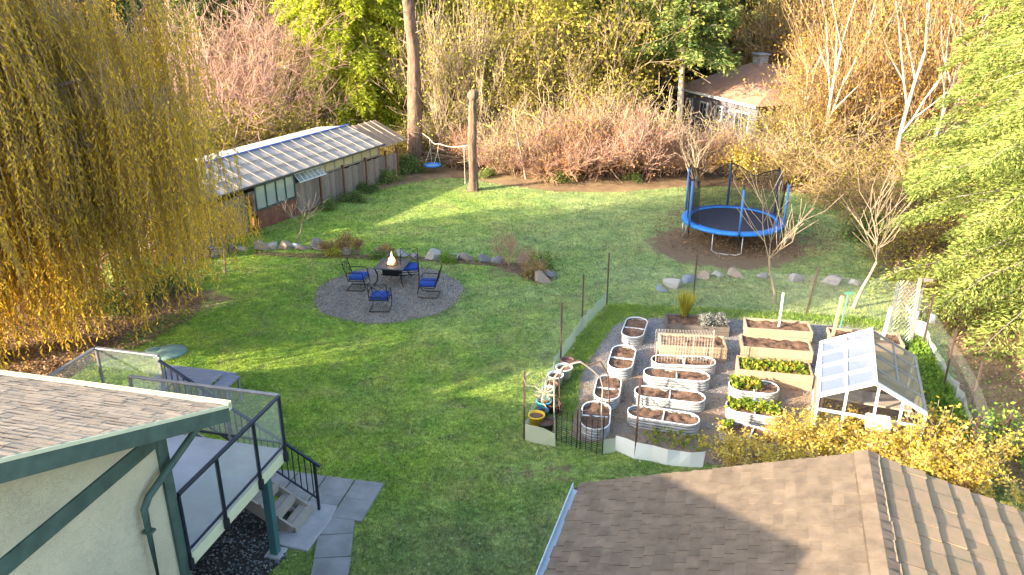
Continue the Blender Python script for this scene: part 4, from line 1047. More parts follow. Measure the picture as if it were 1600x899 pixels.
# small greenhouse
NE = P(1279, 618, 1.3); NR = P(1447, 646, 1.3); d = NR-NE; d.z = 0; rzg = math.atan2(d.y, d.x); Wg = d.length; Lg = 2.8
gh = thing('small_greenhouse', 'small white framed greenhouse with gabled panes at the corner of the vegetable garden', 'greenhouse', (NE.x, NE.y, .018), rzg)
e0, rz0 = 1.28, 1.80
def bars(lst, nm, mat, w_=.05):
    t = MB()
    for a, b in lst: t.bar(a, b, w_, w_)
    return obj(nm, t, mat, gh)
w2_ = Wg/2
bars([((0, 0, e0), (w2_, 0, rz0)), ((0, Lg, e0), (w2_, Lg, rz0)), ((w2_, -.03, rz0+.02), (w2_, Lg+.03, rz0+.02)), ((0, 0, e0), (0, Lg, e0)), ((Wg, 0, e0), (w2_, 0, rz0))], 'ridge_frame', M['white'], .075)
fr = [((0, Lg*i/4, e0+.012), (w2_, Lg*i/4, rz0+.012)) for i in range(1, 4)]+[((w2_*.5, 0, (e0+rz0)/2+.012), (w2_*.5, Lg, (e0+rz0)/2+.012))]
bars(fr, 'glazing_bar', M['white'], .055)
fr = [((Wg, Lg*i/4, e0+.012), (w2_, Lg*i/4, rz0+.012)) for i in range(1, 4)]+[((Wg-w2_*.5, Lg*.25, (e0+rz0)/2+.012), (Wg-w2_*.5, Lg, (e0+rz0)/2+.012))]
bars(fr, 'glazing_bar', mat_basic('grey_aluminium', (.22, .22, .21), .5, .1, 5), .04)
bars([((Wg, 0, e0), (Wg, Lg, e0)), ((Wg, Lg, e0), (w2_, Lg, rz0))], 'eave_frame', M['steel'])
obj('roof_pane', MB().quad((0, 0, e0), (w2_, 0, rz0), (w2_, Lg, rz0), (0, Lg, e0)), M['poly_white'], gh)
obj('roof_pane', MB().quad((w2_, 0, rz0), (Wg, 0, e0), (Wg, Lg, e0), (w2_, Lg, rz0)), M['poly_dirty'], gh)
bars([((0, 0, 0), (0, 0, e0)), ((Wg, 0, 0), (Wg, 0, e0)), ((0, Lg, 0), (0, Lg, e0)), ((Wg, Lg, 0), (Wg, Lg, e0)), ((.55, 0, 0), (.55, 0, e0+.27)), ((1.15, 0, 0), (1.15, 0, rz0-.05)), ((1.65, 0, 0), (1.65, 0, e0+.2)), ((0, 0, .95), (Wg, 0, .95)), ((0, 0, .03), (Wg, 0, .03)), ((0, 0, .03), (0, Lg, .03)), ((Wg, 0, .03), (Wg, Lg, .03)), ((0, Lg, .03), (Wg, Lg, .03))], 'wall_frame', M['white'], .05)
obj('side_wall', MB().box(0, .02, .06, Lg-.06, .02, e0-.03), M['poly_dirty'], gh); obj('side_wall', MB().box(Wg-.02, Wg, .06, Lg-.06, .02, e0-.03), M['poly_dirty'], gh)
obj('back_wall', MB().box(.06, Wg-.06, Lg-.02, Lg, .02, e0), M['poly_dirty'], gh)
obj('potting_bench', MB().box(.1, Wg-.1, 1.0, 1.6, .72, .76).box(.12, .17, 1.05, 1.1, 0, .72).box(Wg-.17, Wg-.12, 1.05, 1.1, 0, .72), M['weathered'], gh)
t = MB(); t.box(.05, .6, .3, .9, .0, .45); bv = tag(obj('cream_box', t, M['cream_paint']), 'cream box standing inside the small greenhouse', 'box'); bv.location = gh.location; bv.rotation_euler = gh.rotation_euler
t = MB(); t.box(1.0, 1.5, -.25, .1, .80, 1.0); t.box(1.02, 1.48, -.23, .08, 1.002, 1.03); bv = tag(bevel(obj('white_box', t, M['white']), .03), 'white plastic box in the open end of the greenhouse', 'box'); bv.location = gh.location; bv.rotation_euler = gh.rotation_euler
# fence round the vegetable garden
tpost = []
def tp(px, py, h, label, lean=(0, 0), w_=.02, m='tpost'):
    t = MB(); t.bar((0, 0, 0), (lean[0], lean[1], h), .045, .012); t.bar((0, .02, 0), (lean[0], lean[1]+.02, h), .012, .035)
    o = obj('fence_stake', t, M[m]); o.location = P(px, py); tag(o, label, 'fence post', 'metal stakes of the garden fence'); return o
tp(948, 477, 1.75, 'dark metal stake at the far lawn corner of the garden fence')
tp(909, 516, 1.75, 'dark metal stake second along the lawn side of the garden')
tp(876, 566, 1.75, 'dark metal stake third along the lawn side of the garden')
tp(819, 688, 1.75, 'rusty corner stake by the potted plants', m='tpost')
tp(1082, 480, 1.75, 'dark stake behind the ornamental grass')
tp(1259, 492, 1.6, 'rusty stake leaning behind the timber beds', (.18, 0))
tp(992, 718, 2.0, 'reddish stake behind the white plastic edging')
tp(1440, 550, 1.75, 'rusty stake behind the wire cage, holding a white cup', (.0, 0))
tp(1472, 615, 1.8, 'rusty stake in the middle of the fence by the conifer', (.0, 0))
tp(1511, 658, 1.5, 'thick rusty stake leaning over the bare soil', (.1, .1))
tp(1508, 740, 1.4, 'rusty stake beside the yellow shrub and fence mesh')
tp(1562, 720, 1.2, 'short dark stake out on the bare soil', (.0, 0))
for p, lb in (((1425, 524), 'white cup upside down on the fence near the wire cage'), ((1450, 530), 'white cup on the rusty stake by the conifer')):
    q = P(*p, .02); t = MB(); t.lathe([(0, .24), (.07, .24), (.085, 0), (.08, 0)], 14); o = smooth(obj('plastic_cup', t, M['white'])); o.location = (q.x, q.y, .55); tag(o, lb, 'cup', 'white cups on the fence')
def strip(name, pxs, h, mat, label, cat, net=None, kink=.04, seed=0):
    rg = random.Random(seed); pts = []
    ps = [P(*p) for p in pxs]
    for a, b in zip(ps[:-1], ps[1:]):
        n_ = max(1, int((b-a).length/.25))
        for i in range(n_): q = a.lerp(b, i/n_); pts.append(q+Vector((rg.uniform(-kink, kink), rg.uniform(-kink, kink), 0)))
    pts.append(ps[-1]); o0 = ps[0].copy(); t = MB(); n_ = len(pts)
    hs = [h*rg.uniform(.88, 1.08) for _ in pts]
    vs = [(p.x-o0.x, p.y-o0.y, .02) for p in pts]+[(p.x-o0.x+rg.uniform(-.03, .03), p.y-o0.y+rg.uniform(-.03, .03), hh) for p, hh in zip(pts, hs)]
    t.add(vs, [(i, i+1, n_+i+1, n_+i) for i in range(n_-1)])
    root = thing(name, label, cat, o0)
    obj('mesh_strip', t, mat, root)
    if net:
        t = MB(); 
        for a, b in zip(ps[:-1], ps[1:]): t.quad((a.x-o0.x, a.y-o0.y, h), (b.x-o0.x, b.y-o0.y, h), (b.x-o0.x, b.y-o0.y, net), (a.x-o0.x, a.y-o0.y, net))
        obj('netting', t, M['net_pale'], root)
    return root
strip('netting_fence', [(819, 687), (840, 640), (858, 600), (876, 566), (909, 516), (948, 476)], .42, M['mesh_pale'], 'pale wire mesh fence with fine netting along the lawn side of the garden', 'fence', 1.5, seed=1)
strip('netting_fence', [(948, 476), (1082, 480), (1259, 491), (1410, 505)], .3, M['net_pale'], 'barely visible netting fence along the back of the vegetable garden', 'fence', 1.3, seed=2)
strip('netting_fence', [(1415, 498), (1441, 535), (1460, 575), (1484, 615), (1505, 655), (1522, 700), (1532, 740)], .45, M['mesh_pale'], 'pale wavy mesh fence between the garden and the bare soil', 'fence', 1.2, kink=.09, seed=3)
strip('plastic_edging', [(961, 704), (992, 718), (1040, 728), (1098, 732)], .42, M['plastic_white'], 'white plastic sheet edging at the front of the vegetable garden', 'edging', None, kink=.03, seed=4)
strip('plastic_edging', [(820, 690), (845, 697), (868, 700)], .42, mat_clear('hazy_plastic', (.6, .62, .48), .55, .4, .02), 'hazy plastic sheet low on the fence corner by the pots', 'edging', None, kink=.03, seed=5)
strip('plastic_edging', [(941, 712), (961, 708)], .4, bpy.data.materials['hazy_plastic'], 'short hazy sheet between the wire gate and white edging', 'edging', None, kink=.02, seed=6)
def gate(pa, pb, h, label):
    a = P(*pa); b = P(*pb); d = b-a; L_ = d.length; g = thing('wire_gate', label, 'gate', a, math.atan2(d.y, d.x), 'wire gate panels'); t = MB()
    for i in range(5): x = L_*i/4; t.tube([(x, 0, .0), (x, 0, h*(1 if i in (0, 4) else .86))], .013 if i in (0, 4) else .007, 5)
    obj('upright', t, M['black'], g); t = MB(); z = .05
    while z < .40: t.tube([(0, 0, z), (L_, 0, z)], .006, 4); z += .05
    t.tube([(0, 0, .62), (L_, 0, .62)], .006, 4); t.tube([(0, 0, .86), (L_, 0, .86)], .006, 4); obj('cross_wire', t, M['black'], g)
gate((869, 690), (901, 701), 1.0, 'black wire gate panel beside the potted plants'); gate((906, 702), (941, 712), 1.0, 'black wire gate panel in front of the nearest small oval bed')
# arch of bent branches over the gate
ar = thing('garden_arch', 'rough arch of bent branches and dark poles over the garden gate', 'arch', P(868, 690))
def ap(px, py, z): return P(px, py, z)-ar.location
t = MB()
Y_ = ar.location.y
def up_(px, py, Y): # point at depth Y
    v = -(py-449.5)/FOC; dy = cP+v*sP; dz = -sP+v*cP; k = Y/dy; return Vector(((px-800)/FOC*k, Y, CAMZ+dz*k))-ar.location
for pts in ([(868, 700), (866, 650), (866, 590), (880, 574), (900, 567), (908, 566)], [(908, 566), (925, 578), (938, 590), (942, 605), (940, 640), (941, 712)]):
    t.tube([up_(x, y, Y_) for x, y in pts], .02, 6)
obj('front_hoop', t, M['weathered'], ar)
t = MB()
for pts in ([(875, 660), (874, 590), (882, 572), (905, 563), (922, 570)], [(922, 570), (938, 565), (950, 585), (952, 620), (950, 668)]):
    t.tube([up_(x, y, Y_+1.1) for x, y in pts], .02, 6)
t.tube([up_(867, 612, Y_), up_(880, 635, Y_+.3), up_(885, 640, Y_+.5)], .012, 5); t.tube([up_(907, 643, Y_+.6), up_(925, 640, Y_+.6), up_(935, 632, Y_+.6), up_(948, 610, Y_+1)], .012, 5)
obj('back_hoop', t, M['tpost'], ar)
t = MB(); Yc = P(819, 688).y
t.tube([up_(819, 593, Yc), up_(822, 602, Yc), (up_(835, 604, Yc)), up_(850, 594, Yc+.3), up_(872, 573, Yc+1)], .013, 5); t.tube([up_(818, 592, Yc), up_(829, 582, Yc+.2)], .013, 5)
tag(obj('bent_branch', t, M['weathered'], loc=ar.location), 'bent pale branch reaching from the corner stake to the arch', 'branch')
# pots
def pot(px, py, r, h, col, label, name='plant_pot', plant=None, bucket=False):
    q = P(px, py); p_ = thing(name, label, 'pot' if not bucket else 'bucket', (q.x, q.y, .012), 0, 'pots by the garden gate')
    t = MB(); t.lathe([(0, 0), (r*.75, 0), (r, h), (r*1.06, h), (r*1.06, h-.03), (r, h-.03)] if False else [(0, 0), (r*.78, 0), (r*.97, h-.03), (r*1.05, h-.03), (r*1.05, h), (r*.93, h), (r*.9, h-.06)], 20)
    key = 'pot_%02d%02d%02d' % tuple(int(c*99) for c in col)
    mt = bpy.data.materials.get(key) or mat_basic(key, col, .6, .1, 8)
    smooth(obj('pot_body', t, mt, p_)); t = MB(); t.lathe([(0, h-.05), (r*.92, h-.06)], 16); obj('soil', t, M['soil'], p_)
    if plant:
        V, F = tuft_leaves(0, 0, h-.06, r*.5, r*.5, .3, 60, .35, .035, int(px)); obj('foliage', np_mesh('foliage', V, F), M[plant], p_)
pot(838, 668, .19, .34, (.75, .5, .03), 'yellow bucket at the corner of the garden fence', 'bucket', bucket=True)
pot(853, 674, .19, .26, (.06, .045, .04), 'black pot of soil beside the yellow bucket')
pot(850, 642, .18, .28, (.08, .38, .50), 'turquoise pot holding a pale spiky plant', plant='leaf_pale')
pot(849, 652, .13, .2, (.05, .14, .28), 'small dark blue pot in front of the turquoise pot')
pot(866, 645, .17, .26, (.10, .06, .045), 'brown pot beside the arch post')
pot(857, 622, .16, .26, (.42, .55, .60), 'pale blue pot between the turquoise pot and the white pot')
pot(861, 612, .17, .22, (.20, .13, .09), 'brown clay pot halfway along the pot row')
pot(868, 602, .20, .3, (.66, .70, .68), 'pale white tub behind the arch hoop')
pot(881, 592, .22, .34, (.60, .62, .54), 'large cream tub of soil farthest along the pot row')
pot(886, 575, .18, .24, (.14, .07, .07), 'dark red pot behind the large cream tub')
# ------------------------------------------------------------------ grass blades
def cam_dist(X, Y): return np.sqrt(X**2+Y**2+100)
def grass(poly, n, seed, excl, hmul=1.0):
    rg = np.random.default_rng(seed)
    xs = [p[0] for p in poly]; ys = [p[1] for p in poly]
    # sample by the view: uniform in angle and 1/distance so that the near turf is denser
    m = n*3; Y = 1/rg.uniform(1/max(ys), 1/8.0, m)
    X = rg.uniform(-.72, .72, m)*(Y*cP+10*sP)
    k = in_poly(X, Y, poly) & (bare_weight(X, Y)+rg.uniform(-.25, .25, m) < .42)
    for e in excl: k &= ~in_poly(X, Y, e)
    X = X[k][:n]; Y = Y[k][:n]; n = len(X); D = cam_dist(X, Y)/16
    h = rg.uniform(.018, .05, n)*hmul*D**.5; wd = rg.uniform(.006, .012, n)*D
    a = rg.uniform(0, 2*math.pi, n); lean = rg.uniform(.1, 1.1, n)*h; b = rg.uniform(0, 2*math.pi, n)
    cx, sx = np.cos(a)*wd, np.sin(a)*wd; z = np.full(n, .012)
    V = np.stack([np.stack([X-cx, Y-sx, z], 1), np.stack([X+cx, Y+sx, z], 1), np.stack([X+np.cos(b)*lean, Y+np.sin(b)*lean, z+h], 1)], 1).reshape(-1, 3)
    return np_mesh('grass', V, np.arange(3*n).reshape(n, 3))
def quadp(cx, cy, hx, hy, rz):
    c, s = math.cos(rz), math.sin(rz); return [(cx+x*c-y*s, cy+x*s+y*c) for x, y in ((-hx, -hy), (hx, -hy), (hx, hy), (-hx, hy))]
pave = [quadp(o.location.x, o.location.y, .33, .31, o.rotation_euler.z) for o in slab_c]+[[tuple(HW(*p)[:2]) for p in ((-.4, 2.6), (.45, 2.6), (.45, 3.95), (-.4, 3.95))], gp]
gar_in = smooth_poly([tuple(P(*p)[:2]) for p in garden_px], 2, .03, 5)
gcirc = [(fire_c.x+(p[0]-fire_c.x)*.985, fire_c.y+(p[1]-fire_c.y)*.985) for p in circ]
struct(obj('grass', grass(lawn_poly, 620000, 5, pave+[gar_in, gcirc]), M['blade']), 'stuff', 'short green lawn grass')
# taller rough grass in the strips just inside the garden fence
lush1 = [tuple(P(*p)[:2]) for p in ((950, 478), (1000, 478), (965, 505), (935, 545), (905, 592), (900, 640), (890, 660), (868, 640), (862, 610), (885, 560), (915, 515))]
lush2 = [tuple(P(*p)[:2]) for p in ((960, 476), (1420, 500), (1425, 535), (1405, 515), (1290, 505), (1110, 494), (970, 497))]
lush3 = [tuple(P(*p)[:2]) for p in ((1412, 540), (1440, 540), (1475, 600), (1515, 680), (1500, 700), (1455, 660), (1440, 600))]
def patch_leaves(poly, n, h, ln, wd, seed, z=.01, up=(.3, 1.5)):
    rg = np.random.default_rng(seed); xs = [p[0] for p in poly]; ys = [p[1] for p in poly]
    X = rg.uniform(min(xs), max(xs), n*4); Y = rg.uniform(min(ys), max(ys), n*4); k = in_poly(X, Y, poly); X = X[k][:n]; Y = Y[k][:n]; m = len(X)
    A = np.stack([rg.normal(0, 1, m), rg.normal(0, 1, m), rg.uniform(up[0], up[1], m)], 1)
    return leaf_arrays(np.stack([X, Y, z+rg.uniform(0, h, m)], 1), A, ln, wd, rg)
V, F = patch_leaves(lush1, 5000, .04, .09, .02, 1); tag(obj('tall_grass', np_mesh('tall_grass', V, F), M['leaf_green']), 'lush longer grass inside the lawn side of the garden fence', 'grass', kind='stuff')
V, F = patch_leaves(lush2, 4500, .03, .08, .02, 2); tag(obj('tall_grass', np_mesh('tall_grass', V, F), M['leaf_green']), 'lush longer grass behind the raised beds', 'grass', kind='stuff')
V, F = patch_leaves(lush3, 5000, .25, .11, .05, 3); tag(obj('leafy_weeds', np_mesh('leafy_weeds', V, F), M['leaf_green']), 'bright green leafy weeds between greenhouse and fence', 'weeds', kind='stuff')
# fallen leaves
def flat_leaves(poly, n, ln, wd, seed, z=.03, thin=None):
    rg = np.random.default_rng(seed); xs = [p[0] for p in poly]; ys = [p[1] for p in poly]
    X = rg.uniform(min(xs), max(xs), n*5); Y = rg.uniform(min(ys), max(ys), n*5); k = in_poly(X, Y, poly)
    if thin is not None: k &= thin(X, Y, rg)
    X = X[k][:n]; Y = Y[k][:n]; m = len(X)
    A = np.stack([rg.normal(0, 1, m), rg.normal(0, 1, m), rg.normal(0, .25, m)], 1)
    return leaf_arrays(np.stack([X, Y, z+rg.uniform(0, .03, m)], 1), A, ln, wd, rg, bias=np.array([[0, 0, 0]]) if False else None)
lit1 = [tuple(P(*p)[:2]) for p in ((20, 640), (85, 600), (145, 570), (225, 540), (300, 500), (325, 468), (270, 440), (180, 420), (-150, 420), (-250, 560), (-60, 640))]
V, F = flat_leaves(lit1, 26000, .085, .05, 11); tag(obj('leaf_litter', np_mesh('leaf_litter', V, F), M['leaf_brown']), 'brown fallen leaves and bark under the willow', 'leaf litter', kind='stuff')
lit2 = [tuple(P(*p)[:2]) for p in ((1430, 330), (1380, 380), (1430, 440), (1490, 520), (1500, 640), (1560, 780), (1700, 780), (1900, 500), (1700, 380))]
V, F = flat_leaves(lit2, 16000, .08, .045, 12); tag(obj('leaf_litter', np_mesh('leaf_litter', V, F), M['leaf_brown']), 'brown leaves over the bare soil by the conifer', 'leaf litter', kind='stuff')
V, F = patch_leaves(lit2, 2600, .12, .10, .05, 16); tag(obj('ground_weeds', np_mesh('ground_weeds', V, F), M['leaf_green']), 'scattered green weeds on the bare soil beyond the fence', 'weeds', kind='stuff')
V, F = flat_leaves(lawn_poly, 2600, .055, .022, 13, .045, thin=lambda X, Y, rg: (rg.uniform(0, 1, len(X)) < .25+.75*((Y < 17) & (X > -5)))); tag(obj('fallen_leaves', np_mesh('fallen_leaves', V, F), M['leaf_pale']), 'small pale fallen leaves scattered on the lawn', 'leaves', kind='stuff')
V, F = flat_leaves([(t_[0], t_[1]) for t_ in smooth_poly([tuple(P(*p)[:2]) for p in ((1010, 350), (1060, 320), (1230, 330), (1330, 360), (1320, 400), (1200, 410), (1040, 400))], 2)], 3200, .09, .05, 17); tag(obj('fallen_leaves', np_mesh('fallen_leaves', V, F), M['leaf_brown']), 'brown leaves on the bare earth round the trampoline', 'leaves', kind='stuff')
V, F = flat_leaves(circ, 260, .06, .03, 14, .03); tag(obj('patio_leaves', np_mesh('patio_leaves', V, F), M['leaf_pale']), 'a few pale leaves on the gravel circle', 'leaves', kind='stuff')
V, F = flat_leaves(garden_poly, 5200, .07, .02, 15, .03, thin=lambda X, Y, rg: rg.uniform(0, 1, len(X)) < np.clip((19.5-Y)/5, .05, 1)); tag(obj('straw_mulch', np_mesh('straw_mulch', V, F), M['leaf_brown']), 'dry straw and leaves on the garden gravel', 'straw', kind='stuff')
# ------------------------------------------------------------------ willow
def tubes(name, segs, mat, parent=None, sides=3, cut=None):
    V, F = seg_arrays(segs, sides); return obj(name, np_mesh(name, V, F, sides > 4), mat, parent)
def make_willow(root, H, Rw, seed):
    rg = random.Random(seed); nr = np.random.default_rng(seed)
    segs = []
    tr_ = MB(); tr_.tube([(0, 0, 0), (.1, 0, 1.2), (.3, -.2, 2.6), (.5, 0, 4.2)], [.55, .42, .38, .3], 12); smooth(obj('trunk', tr_, M['bark'], root))
    limbs = []
    for i in range(22):
        a = 2*math.pi*i/22+rg.uniform(-.2, .2); p = Vector((.35, -.1, rg.uniform(2.2, 4.2))); R1 = Rw*rg.uniform(.35, 1.0); zt = H*rg.uniform(.7, 1)*(1-.42*(R1/Rw)**2)
        pts = []
        for k in range(9):
            f = k/8; r = R1*f**1.25; z = p.z+(zt-p.z)*math.sin(f*math.pi*.62)/math.sin(math.pi*.62)
            pts.append(Vector((p.x+r*math.cos(a+.2*f), p.y+r*math.sin(a+.2*f), z)))
        for k in range(8): segs.append((pts[k], pts[k+1], .14*(1-k/9), .14*(1-(k+1)/9)))
        limbs.append(pts)
        for k in range(2, 9):
            for _ in range(3):
                d = Vector((rg.gauss(0, 1), rg.gauss(0, 1), rg.uniform(-.1, .4))).normalized(); q = pts[k]; ln = rg.uniform(.9, 2.0)
                b = [q]
                for j in range(5): d = (d+Vector((0, 0, -.17))).normalized(); b.append(b[-1]+d*ln/5); segs.append((b[-2], b[-1], .03*(1-j/6), .03*(1-(j+1)/6)))
                limbs.append(b)
    segs = [s_ for s_ in segs if s_[2] > .02 and s_[0].x < 4.2]
    tubes('limb', segs, M['twig_brown'], root, 5)
    LC = []; LA = []; tw = []
    allp = [q for l in limbs for q in l[2:]]
    for bunch in range(1150):
        qb = rg.choice(allp)+Vector((rg.gauss(0, .25), rg.gauss(0, .25), rg.gauss(0, .2)))
        rr_ = math.hypot(qb.x, qb.y)/Rw; ex = max(0, qb.x/Rw-.5); lowb = .35+rg.random()**1.5*3.4+ex*rg.uniform(1.5, 4.5); lb = rg.uniform(2.4, 8.5); swb = Vector((rg.gauss(.035, .05), rg.gauss(0, .05), 0)); ph = rg.uniform(0, 6)
        for i in range(rg.randint(7, 13)):
            q = qb+Vector((rg.gauss(0, .17), rg.gauss(0, .17), rg.gauss(0, .12)))
            ln = min(q.z-lowb-rg.random()*.6, lb*rg.uniform(.6, 1.1))
            if ln < .5: continue
            d = Vector((q.x, q.y, 0)).normalized()*.25+Vector((rg.gauss(0, .25), rg.gauss(0, .25), .15)); n_ = int(ln/.08)
            sway = swb+Vector((rg.gauss(0, .05), rg.gauss(0, .05), 0)); p = q.copy(); pp = [p.copy()]; st_ = ln/n_
            for j in range(n_):
                f = j/n_; v = (d*max(0, .5-f*2.2)+Vector((0, 0, -1))+sway*(1+1.6*math.sin(f*5+ph))).normalized(); p = p+v*st_
                if j % 5 == 4: pp.append(p.copy())
                if rg.random() < .9 and f > .06:
                    LC.append(tuple(p)); LA.append((v.x+rg.gauss(0, .55), v.y+rg.gauss(0, .55), v.z*1.0+rg.gauss(0, .15)))
            for a, b in zip(pp[:-1], pp[1:]): tw.append((a, b, .006, .005))
    V, F = leaf_arrays(np.array(LC), np.array(LA), .14, .040, nr); obj('foliage', np_mesh('foliage', V, F), M['leaf_willow'], root)
    tubes('hanging_shoots', tw, M['twig_gold'], root, 3)
wl = thing('willow_tree', 'big golden weeping willow with long hanging shoots behind the deck', 'tree', (-14.3, 19.4, 0))
make_willow(wl, 15.0, 6.7, 4)
# ------------------------------------------------------------------ tree generators (each returns a thing at the origin)
def conifer(name, label, H, R, zb, seed, nb, per, ln, wd, leaf, bark='bark', droop=.25, tr=.22, powr=.75, up=.1, group=None, vn=.05, jit=.35, fan=.34):
    rg = random.Random(seed); nr = np.random.default_rng(seed)
    t = thing(name, label, 'tree', (0, 0, 0), 0, group)
    m = MB(); pts = [(rg.gauss(0, .04)*k, rg.gauss(0, .04)*k, H*k/8) for k in range(9)]; m.tube(pts, [tr*(1-.11*k)+.01 for k in range(9)], 9); smooth(obj('trunk', m, M[bark], t))
    segs = []; LC = []; LA = []
    for i in range(nb):
        f = ((i+rg.random())/nb)**1.05; z = zb+(H-zb)*f; r = R*(1-f)**powr*rg.uniform(.72, 1.12)+.15
        a = i*2.399+rg.uniform(-.35, .35); ca, sa = math.cos(a), math.sin(a); prev = Vector((0, 0, z)); tilt = up*(1-2*f)*-1+up
        P_ = []
        nn_ = 7
        for k in range(1, nn_+1):
            s = k/nn_; q = Vector((ca*r*s, sa*r*s, z+r*(tilt*s-droop*s*s)+rg.gauss(0, .02)*r)); segs.append((prev, q, .035*(1-s)+.008, .035*(1-s-.1)+.01)); prev = q; P_.append(q)
        n_ = int(per*(r/R)**1.2)+6
        s = nr.uniform(.12, 1.0, n_)**.75; side = nr.choice([-1, 1], n_); w_ = nr.uniform(0, 1, n_)*(fan*r)*(1.05-s)**.6
        x = r*s; zz = r*(tilt*s-droop*s*s)
        bx = x*ca-side*w_*sa; by = x*sa+side*w_*ca
        bz = z+zz-w_*.25+nr.normal(0, vn*r, n_)
        LC.append(np.stack([bx, by, bz], 1))
        A = np.stack([ca*.7-side*sa*.8+nr.normal(0, jit, n_), sa*.7+side*ca*.8+nr.normal(0, jit, n_), -.28+nr.normal(0, .3, n_)], 1); LA.append(A)
    LC = np.concatenate(LC); LA = np.concatenate(LA)
    V, F = leaf_arrays(LC, LA, ln, wd, nr, bias=np.array([[0, 0, .8]])); obj('crown', np_mesh('crown', V, F), M[leaf], t)
    tubes('branches', segs, M['bark_grey'], t, 4)
    return t
def broadleaf(name, label, cat, seed, stems, H, r0, twig, bark, leaf=None, nl=0, ls=(.12, .07), spread=.55, depth=4, kids=3, lean=.2, base=.2, up=.25, nseg=4, shrink=.66, wob=.15, rmin=.005, group=None, lz=0, trunk_split=True, first=.3, lj=.3, tf=.42):
    rg = random.Random(seed); nr = np.random.default_rng(seed); t = thing(name, label, cat, (0, 0, 0), 0, group)
    segs = []; tips = []
    for i in range(stems):
        a = rg.uniform(0, 6.28); b = base*math.sqrt(rg.random())
        d = Vector((math.cos(a)*lean*rg.random()*2, math.sin(a)*lean*rg.random()*2, 1)).normalized()
        grow(rg, Vector((b*math.cos(a), b*math.sin(a), -.05)), d, H*rg.uniform(.45, .62), r0*rg.uniform(.6, 1.1), depth, segs, tips, spread, up, nseg, kids, shrink, wob, rmin, first)
    th = r0*tf
    big = [s for s in segs if s[2] >= th]; small = [s for s in segs if s[2] < th]
    if big: tubes('trunk', big, M[bark], t, 7)
    if small: tubes('twigs', small, M[twig], t, 3)
    if leaf and nl:
        cand = [(b, (b-a)) for a, b, q0, q1 in small if b.z > lz] or [(b, b-a) for a, b, q0, q1 in segs]
        idx = nr.integers(0, len(cand), nl); Cn = np.array([tuple(cand[i][0]) for i in idx])+nr.normal(0, lj, (nl, 3)); A = nr.normal(0, 1, (nl, 3)); A[:, 2] -= .4
        V, F = leaf_arrays(Cn, A, ls[0], ls[1], nr); obj('foliage', np_mesh('foliage', V, F), M[leaf], t)
    return t
def put(o, px, Y, rz=0, s=1, **k):
    q = PY(px, Y); o.location = (q.x, q.y, 0); o.rotation_euler = (0, 0, rz); o.scale = (s,)*3 if not isinstance(s, tuple) else s; return o
def putd(o, px, Y, rz, s, label=None, group=None):
    q = PY(px, Y); return dup(o, (q.x, q.y, 0), rz, s, label, group)
# ------------------------------------------------------------------ big conifer beside the garden
c1 = conifer('conifer_tree', 'big sunlit yellow green conifer beside the vegetable garden', 19, 6.2, .6, 21, 200, 2100, .15, .042, 'leaf_conifer', droop=.40, tr=.38, powr=.5, up=.18, vn=.020, jit=.42, fan=.30)
c1.location = (17.0, 21.8, 0)
c2 = conifer('conifer_tree', 'second yellow green conifer behind the big one at the photo edge', 20, 5.0, .8, 22, 150, 900, .24, .06, 'leaf_conifer', droop=.45, tr=.36, powr=.55, vn=.02, jit=.3); c2.location = (20.2, 30, 0)
# ------------------------------------------------------------------ far conifers
fd = conifer('fir_tree', 'tall dark green fir in the wood behind the gardens', 19, 3.8, 1, 31, 210, 130, .42, .13, 'leaf_dark', droop=.3, group='dark firs of the far wood')
fd2 = conifer('fir_tree', 'tall dark green fir in the wood behind the gardens', 17, 3.3, 1.5, 32, 190, 130, .40, .12, 'leaf_dark', droop=.15, up=.25, group='dark firs of the far wood')
ft = [(250, 58), (330, 56), (300, 66), (395, 64), (440, 72), (360, 80), (500, 78), (560, 66), (640, 62), (620, 84), (700, 68), (760, 80), (745, 62), (820, 70), (880, 76), (925, 62), (960, 70), (1000, 80), (1040, 68), (1090, 66), (1130, 74),
      (1160, 62), (1200, 80), (1230, 68), (1290, 74), (1330, 64), (1380, 72), (1430, 62), (1480, 70), (1540, 62), (1600, 56), (200, 72), (120, 66), (40, 60), (-60, 70), (160, 50), (1250, 95), (1100, 95), (900, 95), (680, 97), (460, 95), (1010, 60), (1180, 90), (1350, 90), (560, 92), (800, 93), (980, 92)]
rr = random.Random(77)
for i, (px, Y) in enumerate(ft):
    s = rr.uniform(.85, 1.25); k = (s*rr.uniform(.95, 1.25), s*rr.uniform(.95, 1.25), s)
    src = fd if i % 2 == 0 else fd2
    if i < 2: put(src, px, Y, rr.uniform(0, 6), k)
    else: putd(src, px, Y, rr.uniform(0, 6), k)
# lighter fir with a visible pale trunk
lf = conifer('fir_tree', 'open green fir with a pale trunk beside the neighbour house', 16, 3.0, 5.2, 41, 130, 260, .30, .10, 'leaf_fir', bark='bark_pale', droop=.15, up=.15, powr=.5, tr=.2)
put(lf, 1058, 46.5, .3)
putd(lf, 1002, 50, 2.2, .95, 'open green fir just left of the pale trunked fir'); putd(lf, 1118, 58, 4, 1.05, 'open green fir rising behind the neighbour roof'); putd(lf, 335, 50, 1.1, (1, 1, .95), 'green fir between the willow and the pinkish bare tree')
putd(lf, 905, 55, 5, 1.05, 'green fir standing behind the olive leaved tree'); putd(lf, 1205, 60, 2.6, 1.05, 'green fir behind the neighbour roof and golden trees'); putd(lf, 1150, 64, 1, 1.0, 'open green fir farthest behind the neighbour roof'); putd(lf, 950, 56, 3.1, 1.05, 'open green fir behind the olive leaved tree')
